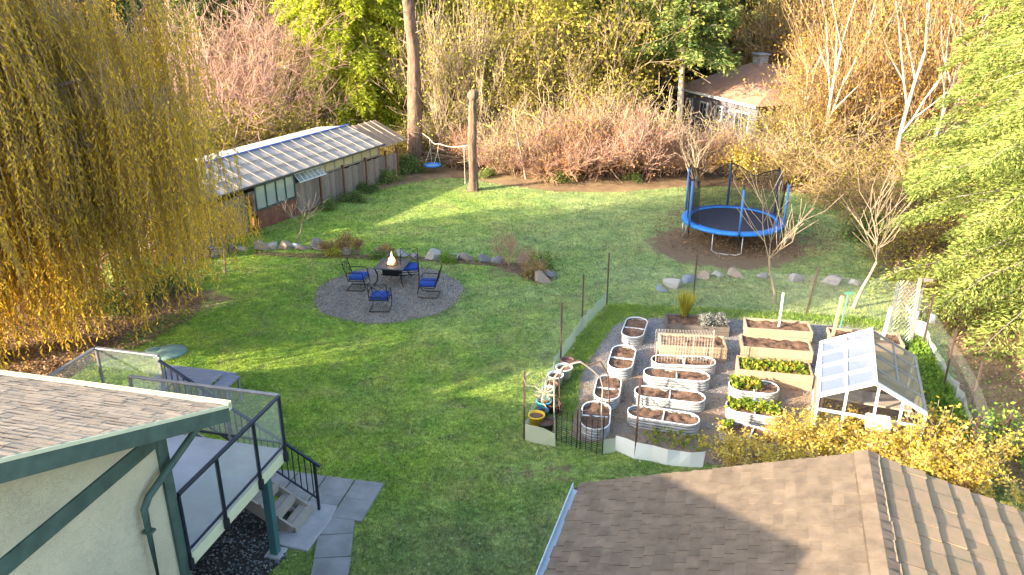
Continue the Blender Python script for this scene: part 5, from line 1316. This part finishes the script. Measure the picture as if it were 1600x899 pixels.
# cedars; one unseen copy is added on the sunny side to shade the lawn
cd = conifer('cedar_tree', 'broad yellow green cedar right behind the greenhouse', 17, 4.9, .3, 51, 190, 1000, .24, .09, 'leaf_cedar', vn=.03, droop=.55, powr=.42, tr=.3, up=.2)
put(cd, 545, 48, 0)
oc = dup(cd, (-15.8, 12.7, 0), 1, (.42, .42, .72), 'unseen slim cedar added beyond the deck to shade the lawn')
putd(cd, 605, 50, 2, (.8, .8, .95), 'narrower yellow green cedar between the broad cedar and the tall bare trunk'); putd(cd, 488, 55, 3.3, (.8, .8, 1), 'yellow green cedar behind the pinkish bare tree')
putd(cd, 690, 53, 1.3, (.6, .6, .85), 'slim yellow green cedar just beyond the tall bare trunk')
# tall trunk and broken stump
def rough_trunk(pts, rads, seed, n=60, sides=22, amp=.09):
    rg = random.Random(seed); pts = [Vector(p) for p in pts]; L_ = len(pts)-1; mb = MB(); prof = [1+rg.gauss(0, amp) for _ in range(sides)]; ps = []
    for i in range(n+1):
        f = i/n*L_; k = min(int(f), L_-1); q = pts[k].lerp(pts[k+1], f-k); r = rads[k]+(rads[k+1]-rads[k])*(f-k)
        prof = [min(1.22, max(.8, p*.85+.15+rg.gauss(0, amp*.45))) for p in prof]
        for s_ in range(sides):
            a = 2*math.pi*s_/sides+.25*math.sin(i*.15); mb.v.append((q.x+r*prof[s_]*math.cos(a), q.y+r*prof[s_]*math.sin(a), q.z))
    for i in range(n):
        for s_ in range(sides): k2 = (s_+1) % sides; mb.f.append((i*sides+s_, i*sides+k2, (i+1)*sides+k2, (i+1)*sides+s_))
    mb.f.append(tuple(n*sides+s_ for s_ in range(sides))); return mb
tt = thing('tall_fir', 'tall bare fir trunk at the end of the wooden fence, its crown above the photo', 'tree', P(650, 257))
rr = random.Random(2)
m = rough_trunk([(0, 0, -.1), (-.02, 0, .5), (.08, 0, 3), (.12, .1, 5.5), (0, .1, 7.6), (-.12, 0, 9.5), (-.1, 0, 13), (0, 0, 19)], [.58, .44, .35, .31, .28, .25, .2, .05], 3, 120); smooth(obj('trunk', m, M['bark'], tt))
sg = []
for k in range(16):
    a = rr.uniform(0, 6.28); z = rr.uniform(3, 11); l_ = rr.uniform(.3, 1.0); sg.append((Vector((.08, .05, z)), Vector((.08+l_*math.cos(a), .05+l_*math.sin(a), z+rr.uniform(-.2, .3))), .03, .012))
tubes('dead_branches', sg, M['bark_grey'], tt, 5)
nr = np.random.default_rng(8); LC = []; LA = []; sg = []
for i in range(60):
    z = 12.5+7*i/60; r = 2.8*(1-i/66); a = i*2.4; n_ = 120; s = nr.uniform(.1, 1, n_); w_ = nr.normal(0, .25, n_)*r*.5
    LC.append(np.stack([s*r*math.cos(a)-w_*math.sin(a), s*r*math.sin(a)+w_*math.cos(a), z-.3*s*r+nr.normal(0, .1, n_)], 1)); LA.append(np.stack([math.cos(a)+nr.normal(0, .5, n_), math.sin(a)+nr.normal(0, .5, n_), nr.normal(-.3, .3, n_)], 1))
V, F = leaf_arrays(np.concatenate(LC), np.concatenate(LA), .4, .13, nr); obj('crown', np_mesh('crown', V, F), M['leaf_fir'], tt)
sp0 = thing('broken_stump', 'tall broken tree stump standing at the lawn edge beside the swing', 'stump', P(740, 298))
m = rough_trunk([(0, 0, -.1), (0, 0, .6), (-.03, 0, 2.2), (.03, 0, 3.8), (.05, 0, 4.3)], [.28, .21, .19, .19, .17], 5, 40); smooth(obj('trunk', m, M['bark'], sp0))
m = rough_trunk([(.05, 0, 4.25), (.05, 0, 4.4), (.07, 0, 4.62), (.06, .05, 4.72)], [.18, .24, .2, .07], 8, 8, 14, .14); smooth(obj('burl', m, M['bark'], sp0))
# ------------------------------------------------------------------ bare and leafy trees of the wood edge
pk_ = broadleaf('bare_tree', 'dense pinkish bare tree behind the greenhouse', 'tree', 61, 14, 7.8, .07, 'twig_pink', 'bark_pale', 'leaf_olive', 900, (.14, .09), .75, 3, 3, .6, .8, .12, rmin=.010, lz=0)
put(pk_, 385, 46, 0, 1.05)
putd(pk_, 330, 48.5, 2, .9, 'pinkish bare tree seen between the willow and the dense pinkish tree'); putd(pk_, 440, 49, 4, .95, 'pinkish bare tree tucked against the broad cedar')
ol = broadleaf('bramble_shrub', 'tangled olive and tan bramble behind the greenhouse roof', 'shrub', 62, 20, 3.2, .035, 'twig_tan', 'bark_grey', 'leaf_olive', 5200, (.16, .11), .8, 2, 3, .8, 1.5, .1, rmin=.011, lj=.35)
put(ol, 400, 42.5, 0)
olx = [(350, 41.5), (455, 43), (300, 41), (490, 43), (240, 40), (180, 42), (556, 43.6), (620, 43.6), (690, 46), (1205, 42)]
nm_ = ['behind the greenhouse, between the willow and the pinkish tree', 'under the broad cedar', 'mostly hidden behind the willow tips', 'at the foot of the broad cedar', 'behind the willow, near the greenhouse end', 'far behind the willow curtain', 'just above the greenhouse ridge', 'beside the tall bare trunk', 'beyond the rope swing', 'beside the neighbour house']
for i, (px, Y) in enumerate(olx): putd(ol, px, Y, i*1.3, (.85+.1*(i % 4))*(.5 if i in (3, 6, 7, 9) else 1), 'tangled olive and tan bramble '+nm_[i])
# straw coloured tall stems
sw_ = broadleaf('straw_thicket', 'tall straw coloured thicket right behind the rope swing', 'shrub', 63, 22, 7.0, .04, 'twig_tan', 'bark_pale', 'leaf_yg', 3000, (.16, .10), .4, 2, 3, .25, 1.3, .4, rmin=.012, lz=1.5, lj=.35)
put(sw_, 712, 46, 0)
for i, (px, Y, s, l_) in enumerate([(765, 48, 1.0, 'behind the broken stump'), (820, 46.5, .85, 'behind the dark leaning sapling'), (675, 49, .9, 'just beyond the tall bare trunk'), (880, 48, .8, 'under the olive leaved tree'), (1150, 59, 1, 'beyond the neighbour house'), (1215, 59, 1, 'among the golden trees')]):
    putd(sw_, px, Y, 1.7*i+1, s, 'tall straw coloured thicket '+l_)
yg = broadleaf('yellow_green_tree', 'pale yellow green tree rising behind the broken stump', 'tree', 64, 3, 11.0, .14, 'twig_tan', 'bark_pale', 'leaf_yg', 15000, (.22, .15), .6, 3, 3, .3, .5, .3, rmin=.012, lz=2.5, lj=.4)
put(yg, 795, 50.5, 0)
putd(yg, 740, 55, 2, .95, 'pale yellow green tree farther behind the straw thicket'); putd(yg, 860, 55, 4, (1, 1, .95), 'pale yellow green tree behind the olive tree'); putd(yg, 1240, 60, 4, 1, 'pale yellow green tree behind the golden trees')
ov = broadleaf('olive_tree', 'olive and gold leaved tree above the red shrubs', 'tree', 65, 4, 8, .11, 'twig_tan', 'bark_pale', 'leaf_olive', 9000, (.20, .13), .65, 3, 3, .4, .6, .2, rmin=.012, lz=1.2, lj=.4)
put(ov, 900, 47.5, 0)
for i, (px, Y, s, l_) in enumerate([(965, 50, .85, 'left of the pale trunked fir'), (850, 45, .65, 'low behind the red shrubs near the sapling'), (1190, 60, .95, 'over the neighbour roof end'), (1245, 42, .45, 'under the golden trees'), (1320, 52, .95, 'deep among the golden trees')]):
    putd(ov, px, Y, i*2+1, s, 'olive and gold leaved tree '+l_)
# golden trees on the right with pale trunks
gd = broadleaf('golden_tree', 'pale trunked golden twigged tree, nearest to the trampoline', 'tree', 66, 1, 13, .125, 'twig_gold', 'bark_pale', 'leaf_orange', 1500, (.15, .10),   .48, 4, 2, .06, .1, .35, nseg=5, shrink=.66, wob=.07, rmin=.012, tf=.2, lz=2, first=.35, lj=.3)
put(gd, 1285, 40.5, 0, 1.0)
for i, (px, Y, s, l_) in enumerate([(1393, 38, 1.0, 'standing before the brush pile'), (1440, 37.5, .95, 'right beside the big conifer'), (1240, 42.6, .7, 'next to the neighbour house'), (1340, 45, 1.05, 'between the two nearer pale trunks'), (1275, 58, 1, 'behind the first pale trunk'), (1420, 46, 1.05, 'deeper behind the big conifer'), (1480, 42, 1, 'hidden behind the big conifer')]):
    putd(gd, px, Y, i*1.1+.6, s, 'pale trunked golden twigged tree '+l_)
gs_ = broadleaf('golden_thicket', 'dense golden bare thicket beyond the trampoline', 'shrub', 67, 18, 6.4, .04, 'twig_gold', 'bark_pale', 'leaf_orange', 3200, (.15, .10), .55, 2, 3, .4, 1.5, .25, rmin=.012, lz=.8, lj=.35)
put(gs_, 1285, 42, 0, .9)
for i, (px, Y, s, l_) in enumerate([(1310, 44, 1.05, 'between two pale trunks'), (1365, 42, 1, 'behind the brush pile'), (1430, 42, 1, 'beside the big conifer'), (1250, 41.5, .6, 'near the neighbour roof'), (1290, 57, 1.4, 'tall and far, behind the pale trunks'), (1360, 50, 1.35, 'tall and far, near the conifer'), (1430, 52, 1.3, 'tall and far, behind the conifer edge'), (1230, 56, 1.3, 'tallest, above the neighbour roof end'), (1490, 44, 1.2, 'mostly hidden by the conifer')]):
    putd(gs_, px, Y, i*1.4+.4, s, 'dense golden bare thicket '+l_)
# brush pile / tangle at the lawn corner
br = broadleaf('brush_tangle', 'low tangle of bare brown and gold branches at the lawn corner', 'shrub', 68, 26, 2.8, .03, 'twig_gold', 'bark_grey', 'leaf_olive', 1900, (.12, .08), .9, 2, 3, 1.3, 1.7, -.05, rmin=.010, lj=.3)
put(br, 1300, 38, 0)
for i, (px, Y, s, l_) in enumerate([(1350, 36, 1, 'second from the trampoline'), (1395, 34, 1, 'by the foot of the pale trunk'), (1240, 39.5, .9, 'right behind the trampoline'), (1430, 31, .9, 'against the big conifer'), (1445, 34.5, 1.1, 'behind the conifer branches'), (1330, 40, 1.1, 'behind the second tangle'), (1400, 39, 1.2, 'deep by the pale trunks')]):
    putd(br, px, Y, i*1.9+1, s, 'low tangle of bare branches '+l_)
bb = broadleaf('bramble_patch', 'dark bramble patch beside the small rock pile', 'shrub', 69, 26, 1.3, .015, 'twig_brown', 'twig_brown', 'leaf_olive', 1900, (.09, .05), .9, 2, 3, 1.2, 1.1, -.05, rmin=.006, lj=.2)
put(bb, 1425, 27.3, 0)
for i, (px, Y, s, l_) in enumerate([(1445, 24.5, .9, 'behind the wire cage'), (1418, 30, 1.1, 'farther along the conifer edge'), (1470, 22.5, .8, 'next to the white cups'), (1440, 29, 1.1, 'under the conifer branches')]):
    putd(bb, px, Y, i*1.9+1, s, 'dark bramble patch '+l_)
# red shrubs along the far lawn edge
rd = broadleaf('red_shrub', 'dense reddish bare shrub', 'shrub', 70, 40, 3.3, .02, 'twig_red', 'twig_pink', 'leaf_red', 2300, (.11, .07), .5, 2, 3, .5, 1.1, .2, rmin=.0095, lz=.5, lj=.25)
rd2 = broadleaf('red_shrub', 'dense reddish bare shrub', 'shrub', 71, 36, 3.0, .018, 'twig_pink', 'twig_red', 'leaf_orange', 1900, (.11, .07), .55, 2, 3, .7, 1.2, .15, rmin=.0095, lz=.3, lj=.25)
rl = [(770, 40.8, .55), (805, 40.2, .55), (838, 40.6, .65), (872, 40.2, .75), (908, 39.8, .85), (945, 40.0, .88), (985, 39.8, .85), (1020, 40.2, .78), (1055, 40.3, .6), (1092, 40.5, .5), (1125, 40.3, .48), (1160, 40.5, .5), (1200, 40.3, .6), (890, 42.6, .9), (950, 43, .95), (1010, 43, .8), (840, 43, .8), (1070, 42.6, .5), (1130, 42.6, .45), (1225, 42, .7), (750, 43, .65), (720, 43, .6)]
for i, (px, Y, s) in enumerate(rl):
    lb = f'dense reddish bare shrub, {ordn[i]} '+('along the front row from the stump towards the conifer' if i < 13 else 'of the shrubs, in the row behind')
    src = rd if i % 2 == 0 else rd2; k_ = random.Random(i+50); sx_ = k_.uniform(.85, 1.2); s = (s*sx_, s*sx_, s*k_.uniform(.72, 1.22))
    if i < 2: o = put(src, px, Y, i, s); o['label'] = lb
    else: o = putd(src, px, Y, i*2.1, s, lb)
    o['group'] = 'reddish shrubs along the lawn edge'
ys = broadleaf('yellow_bush', 'bright yellow leaved bush behind the trampoline net', 'shrub', 72, 10, 1.7, .02, 'twig_tan', 'twig_tan', 'leaf_yellow', 2600, (.12, .08), .6, 2, 3, .6, .6, .1, rmin=.006, lz=.3, lj=.2)
put(ys, 1157, 38.4, 0)
st2 = broadleaf('arching_shrub', 'pale arching bare shrub', 'shrub', 78, 16, 4.4, .03, 'twig_tan', 'bark_pale', 'leaf_yg', 500, (.12, .08), .6, 2, 2, .55, .8, .1, rmin=.012, lz=.8)
put(st2, 792, 41.2, 0, .8); st2['label'] = 'pale arching bare shrub just right of the broken stump'
for i, (px, Y, s, l_) in enumerate([(862, 42, .95, 'among the red shrubs above the lawn middle'), (930, 42.3, 1.05, 'rising out of the tallest red shrubs'), (1005, 41.6, .9, 'near the pale fir trunk'), (1085, 41, .6, 'before the neighbour house windows'), (1140, 41.2, .62, 'before the neighbour house corner'), (1195, 41, .8, 'between the neighbour house and the trampoline'), (705, 44, .9, 'behind the rope swing'), (1270, 40, .85, 'beyond the trampoline, low')]):
    putd(st2, px, Y, i*1.7, (s*1.1, s*1.1, s), 'pale arching bare shrub '+l_)
putd(ys, 1245, 40, 2, (1, 1, .8), 'yellow leaved bush among the golden thickets')
# sapling leaning at the lawn edge
sa = broadleaf('leaning_sapling', 'dark leaning sapling with bare side branches in front of the red shrubs', 'tree', 73, 1, 6.2, .085, 'twig_tan', 'bark_grey', None, 0, spread=.9, depth=2, kids=2, lean=.0, base=0, up=.05, nseg=7, shrink=.35, wob=.05, first=.3)
put(sa, 822, 39.3, 0); sa.rotation_euler = (0, rad(-10), 0)
bt = broadleaf('small_bare_tree', 'pale forked small bare tree behind the trampoline', 'tree', 75, 3, 3.2, .06, 'young_bark', 'young_bark', None, 0, spread=.6, depth=3, kids=2, lean=.3, base=.15, up=.3, first=.2, nseg=4)
put(bt, 1093, 37.4, 0)
# low evergreen plants along the shed fence and lawn edges
iv = broadleaf('ivy_bush', 'green ivy clump at the foot of the fence', 'shrub', 74, 9, .9, .012, 'twig_brown', 'twig_brown', 'leaf_fir', 1700, (.11, .09), .8, 2, 3, .9, .5, 0, rmin=.005, lj=.16)
ivl = [(600, 38.9, .75, 'nearest the tall trunk'), (548, 35.0, .6, 'halfway along the fence'), (520, 34.0, .5, 'by the slanting sash'), (575, 37, .55, 'second from the tall trunk'), (632, 41.2, .9, 'beside the fence end'), (643, 40.3, .7, 'in front of the tall trunk'), (700, 42.5, .8, 'behind the rope swing'),
       (875, 38.9, .6, 'at the lawn edge below the red shrubs'), (985, 38.9, .5, 'at the lawn edge toward the trampoline'), (762, 39.6, .5, 'right beside the broken stump'), (215, 25.5, 1.0, 'dark under the willow'), (245, 24.5, .9, 'at the willow edge by the lawn'), (150, 22.5, .9, 'deep under the willow'), (205, 29.5, 1.6, 'behind the willow at the bluish rocks'), (1370, 30, 1.2, 'by the small rock pile')]
for i, (px, Y, s, l_) in enumerate(ivl):
    if i == 0: o = put(iv, px, Y, 0, s); o['label'] = 'green ivy clump '+l_
    else: putd(iv, px, Y, i*1.7, s, 'green ivy clump '+l_)
# perennials on the rock border
pe = broadleaf('border_plant', 'orange brown dead perennial in the rock border', 'plant', 76, 14, .75, .008, 'twig_gold', 'twig_gold', 'leaf_orange', 500, (.07, .045), .4, 2, 3, .45, .12, .2, rmin=.004, lj=.06)
for i, (p, s, l_) in enumerate([((548, 397), 1, 'orange brown dead perennial beside the pale rock near the chairs'), ((512, 395), .7, 'tan dead perennial beside the big grey rock'), ((830, 436), .9, 'rusty red dead perennial at the end of the rock border'), ((605, 400), .6, 'small dry perennial behind the chair')]):
    q = P(*p)
    if i == 0: pe.location = q; pe['label'] = l_
    else: dup(pe, q, i*2, s, l_)
tws = broadleaf('twiggy_shrub', 'reddish bare twiggy shrub on the rock border', 'shrub', 77, 12, 1.2, .010, 'twig_red', 'twig_red', None, 0, spread=.4, depth=2, kids=2, lean=.45, base=.12, up=.3, rmin=.005)
tws.location = P(789, 415); dup(tws, P(826, 425), 1, .75, 'thin bare twiggy shrub near the end of the rock border')
def leafball(name, px, py, r, h, n, leaf, label, seed, ls=(.09, .06)):
    q = P(px, py); V, F = tuft_leaves(0, 0, .02, r, r, h, n, ls[0], ls[1], seed); o = obj(name, np_mesh(name, V, F), M[leaf], loc=q); return tag(o, label, 'plant')
leafball('border_plant', 846, 425, .38, .6, 1000, 'leaf_fir', 'rounded green shrub beside the last rocks of the border', 81)
leafball('border_plant', 700, 410, .3, .25, 350, 'leaf_green', 'low green plant between border rocks behind the chairs', 82)
leafball('border_plant', 592, 404, .3, .25, 300, 'leaf_fir', 'small dark green plant between border rocks', 83)
leafball('border_plant', 522, 399, .3, .25, 300, 'leaf_yg', 'small yellow green plant beside the big grey rock', 84)
# young pruned fruit trees
fr_ = broadleaf('fruit_tree', 'pale young bare fruit tree in front of the trampoline, branching low', 'tree', 92, 1, 2.9, .06, 'young_bark', 'young_bark', None, 0, spread=.9, depth=2, kids=4, lean=.02, base=0, up=.55, nseg=4, shrink=.85, wob=.14, rmin=.010, first=.75)
fr_.location = P(1210, 475)
dup(fr_, P(1332, 483), 2.2, 1.05, 'pale young bare fruit tree nearest the conifer, behind the timber beds')
dup(fr_, P(467, 381), 4, (.72, .72, .45), 'small bare young tree beside the rocks in front of the greenhouse')
# small willow-leaved tree by the willow
sm = broadleaf('small_weeping_tree', 'small yellow leaved weeping tree on the lawn beside the willow', 'tree', 93, 1, 2.9, .07, 'twig_brown', 'bark_grey', 'leaf_willow', 0, spread=.8, depth=3, kids=3, lean=.02, base=0, up=-.05, nseg=3, shrink=.6, first=.6)
sm.location = P(352, 426)
nr = np.random.default_rng(12); LC = []; LA = []
for i in range(260):
    a = nr.uniform(0, 6.28); r = 1.7*math.sqrt(nr.uniform(0, 1)); z0 = 2.6-.35*r+nr.uniform(-.3, .5); l_ = nr.uniform(.5, 1.5); n_ = int(l_/.05)
    for j in range(n_): LC.append((r*math.cos(a)+nr.normal(0, .02)-.3, r*math.sin(a)+nr.normal(0, .02), max(.75, z0-j*.05))); LA.append((nr.normal(0, .4), nr.normal(0, .4), -1))
V, F = leaf_arrays(np.array(LC), np.array(LA), .11, .024, nr); obj('foliage', np_mesh('foliage', V, F), M['leaf_willow'], sm)
# yellow shrubs between garage and garden
yb = broadleaf('yellow_shrub', 'yellow leaved shrub', 'shrub', 94, 13, 1.9, .014, 'twig_tan', 'twig_brown', 'leaf_yellow', 2100, (.10, .065), .5, 2, 2, .5, .5, .25, rmin=.0045, lz=.35, lj=.07)
yb2 = broadleaf('yellow_shrub', 'yellow leaved shrub', 'shrub', 95, 11, 1.9, .015, 'twig_tan', 'twig_brown', 'leaf_yellow', 1700, (.10, .065), .5, 2, 2, .45, .45, .3, rmin=.0045, lz=.4, lj=.07)
for i, (px, py, s, l_) in enumerate([(1160, 742, .62, 'yellow leaved shrub lowest, beside the white edging'), (1205, 735, .68, 'yellow leaved shrub in front of the half hidden oval bed'), (1252, 735, .72, 'yellow leaved shrub left of the greenhouse front'), (1305, 730, .70, 'yellow leaved shrub before the greenhouse left corner'),
                                   (1355, 735, .72, 'yellow leaved shrub before the open end of the greenhouse'), (1405, 745, .8, 'yellow leaved shrub before the greenhouse right corner'), (1450, 745, .95, 'tall yellow leaved shrub between greenhouse and mesh fence'), (1490, 765, .85, 'yellow leaved shrub at the mesh fence end'),
                                   (1535, 795, .75, 'yellow leaved shrub past the garage roof corner'), (1225, 700, .5, 'small yellow leaved shrub among the oval beds'), (1285, 695, .55, 'small yellow leaved shrub close under the greenhouse')]):
    q = P(px, py)
    src = yb if i % 2 == 0 else yb2
    if i < 2: src.location = q; src.scale = (s*.95, s*.95, s*.72); src['label'] = l_; o = src
    else: o = dup(src, q, i*2.3, (s*.95, s*.95, s*.72), l_)
    o['group'] = 'yellow shrubs behind the garage'
gb = broadleaf('green_bush', 'green bush on the bare soil below the conifer', 'shrub', 96, 10, 1.0, .012, 'twig_brown', 'twig_brown', 'leaf_green', 1600, (.10, .06), .6, 2, 3, .7, .4, .1, rmin=.005, lj=.15)
gb.location = P(1590, 720)
# ------------------------------------------------------------------ neighbour house
HA = Vector((10.8, 51.2, 0)); HB = Vector((13.5, 44.4, 0)); dh = (HB-HA).normalized(); ang = math.atan2(dh.y, dh.x); Lh = (HB-HA).length
nh_ = thing('neighbour_house', 'grey neighbour house with brown hipped roof behind the red shrubs', 'house', HA, ang)   # local x towards us, y to the right
Wd = 7.0; 
t = MB(); t.box(0, Lh, 0, Wd, 0, 2.9); obj('wall', t, mat_basic('grey_siding', (.15, .14, .165), .8, .1, 2, bmp=.3, bscale=20), nh_)
t = MB(); o_ = .5; zt = 4.5
v = [(-o_, -o_, 2.85), (Lh+o_, -o_, 2.85), (Lh+o_, Wd+o_, 2.85), (-o_, Wd+o_, 2.85), (2.2, Wd/2, zt), (Lh-2.2, Wd/2, zt)]
t.add(v, [(0, 1, 5, 4), (1, 2, 5), (2, 3, 4, 5), (3, 0, 4), (3, 2, 1, 0)]); nrf = obj('roof', t, mat_basic('red_brown_shingle', (.40, .23, .15), .95, .15, 8, col2=(.28, .16, .10), bmp=.6, bscale=30), nh_)
t = MB(); t.box(2.3, 3.0, Wd/2-.3, Wd/2+.3, zt-.2, zt+.45); t.box(2.2, 3.1, Wd/2-.4, Wd/2+.4, zt+.452, zt+.52); obj('chimney', t, M['concrete'], nrf)
t = MB(); t.box(-o_, Lh+o_, -o_-.06, -o_-.01, 2.75, 2.9); obj('fascia', t, M['white'], nh_)
wm = mat_basic('dark_window_glass', (.05, .06, .07), .1, .1, 3, spec=.8)
for x, w_, z0, z1 in ((.4, .7, .8, 2.3), (1.9, .8, 1.3, 2.3), (3.6, .6, 1.4, 2.3), (5.4, 1.3, .9, 2.3)):
    f = obj('window_frame', MB().box(x, x+w_, -.06, -.005, z0, z1), M['white'], nh_); n2 = .09
    obj('pane', MB().box(x+n2, x+w_/2-.03, -.075, -.062, z0+n2, z1-n2).box(x+w_/2+.03, x+w_-n2, -.075, -.062, z0+n2, z1-n2), wm, f)
dk = thing('neighbour_porch', 'white porch rail below the neighbour house wall', 'railing', HA+Vector((0, -0.0, 0)), ang)
t = MB(); t.bar((1.5, -1.6, 1.0), (3.8, -1.6, 1.0), .06, .08)
for i in range(9): t.bar((1.5+.285*i, -1.6, 0), (1.5+.285*i, -1.6, 1.0), .05, .05)
obj('rail', t, M['white'], dk)
# wood pile behind the swing
t = MB(); rr = random.Random(6)
for i in range(46):
    a = rr.uniform(0, 3.14); c = Vector((rr.gauss(0, .9), rr.gauss(0, .35), .1+rr.uniform(0, .8))); d = Vector((math.cos(a), math.sin(a)*.5, rr.gauss(0, .25)))*rr.uniform(.4, 1.2); t.tube([c-d, c+d], rr.uniform(.015, .05), 5)
o = obj('brush_pile', t, M['twig_brown']); q = PY(712, 41.5); o.location = (q.x, q.y, 0); tag(o, 'dark brush pile on the ground behind the rope swing', 'brush pile')
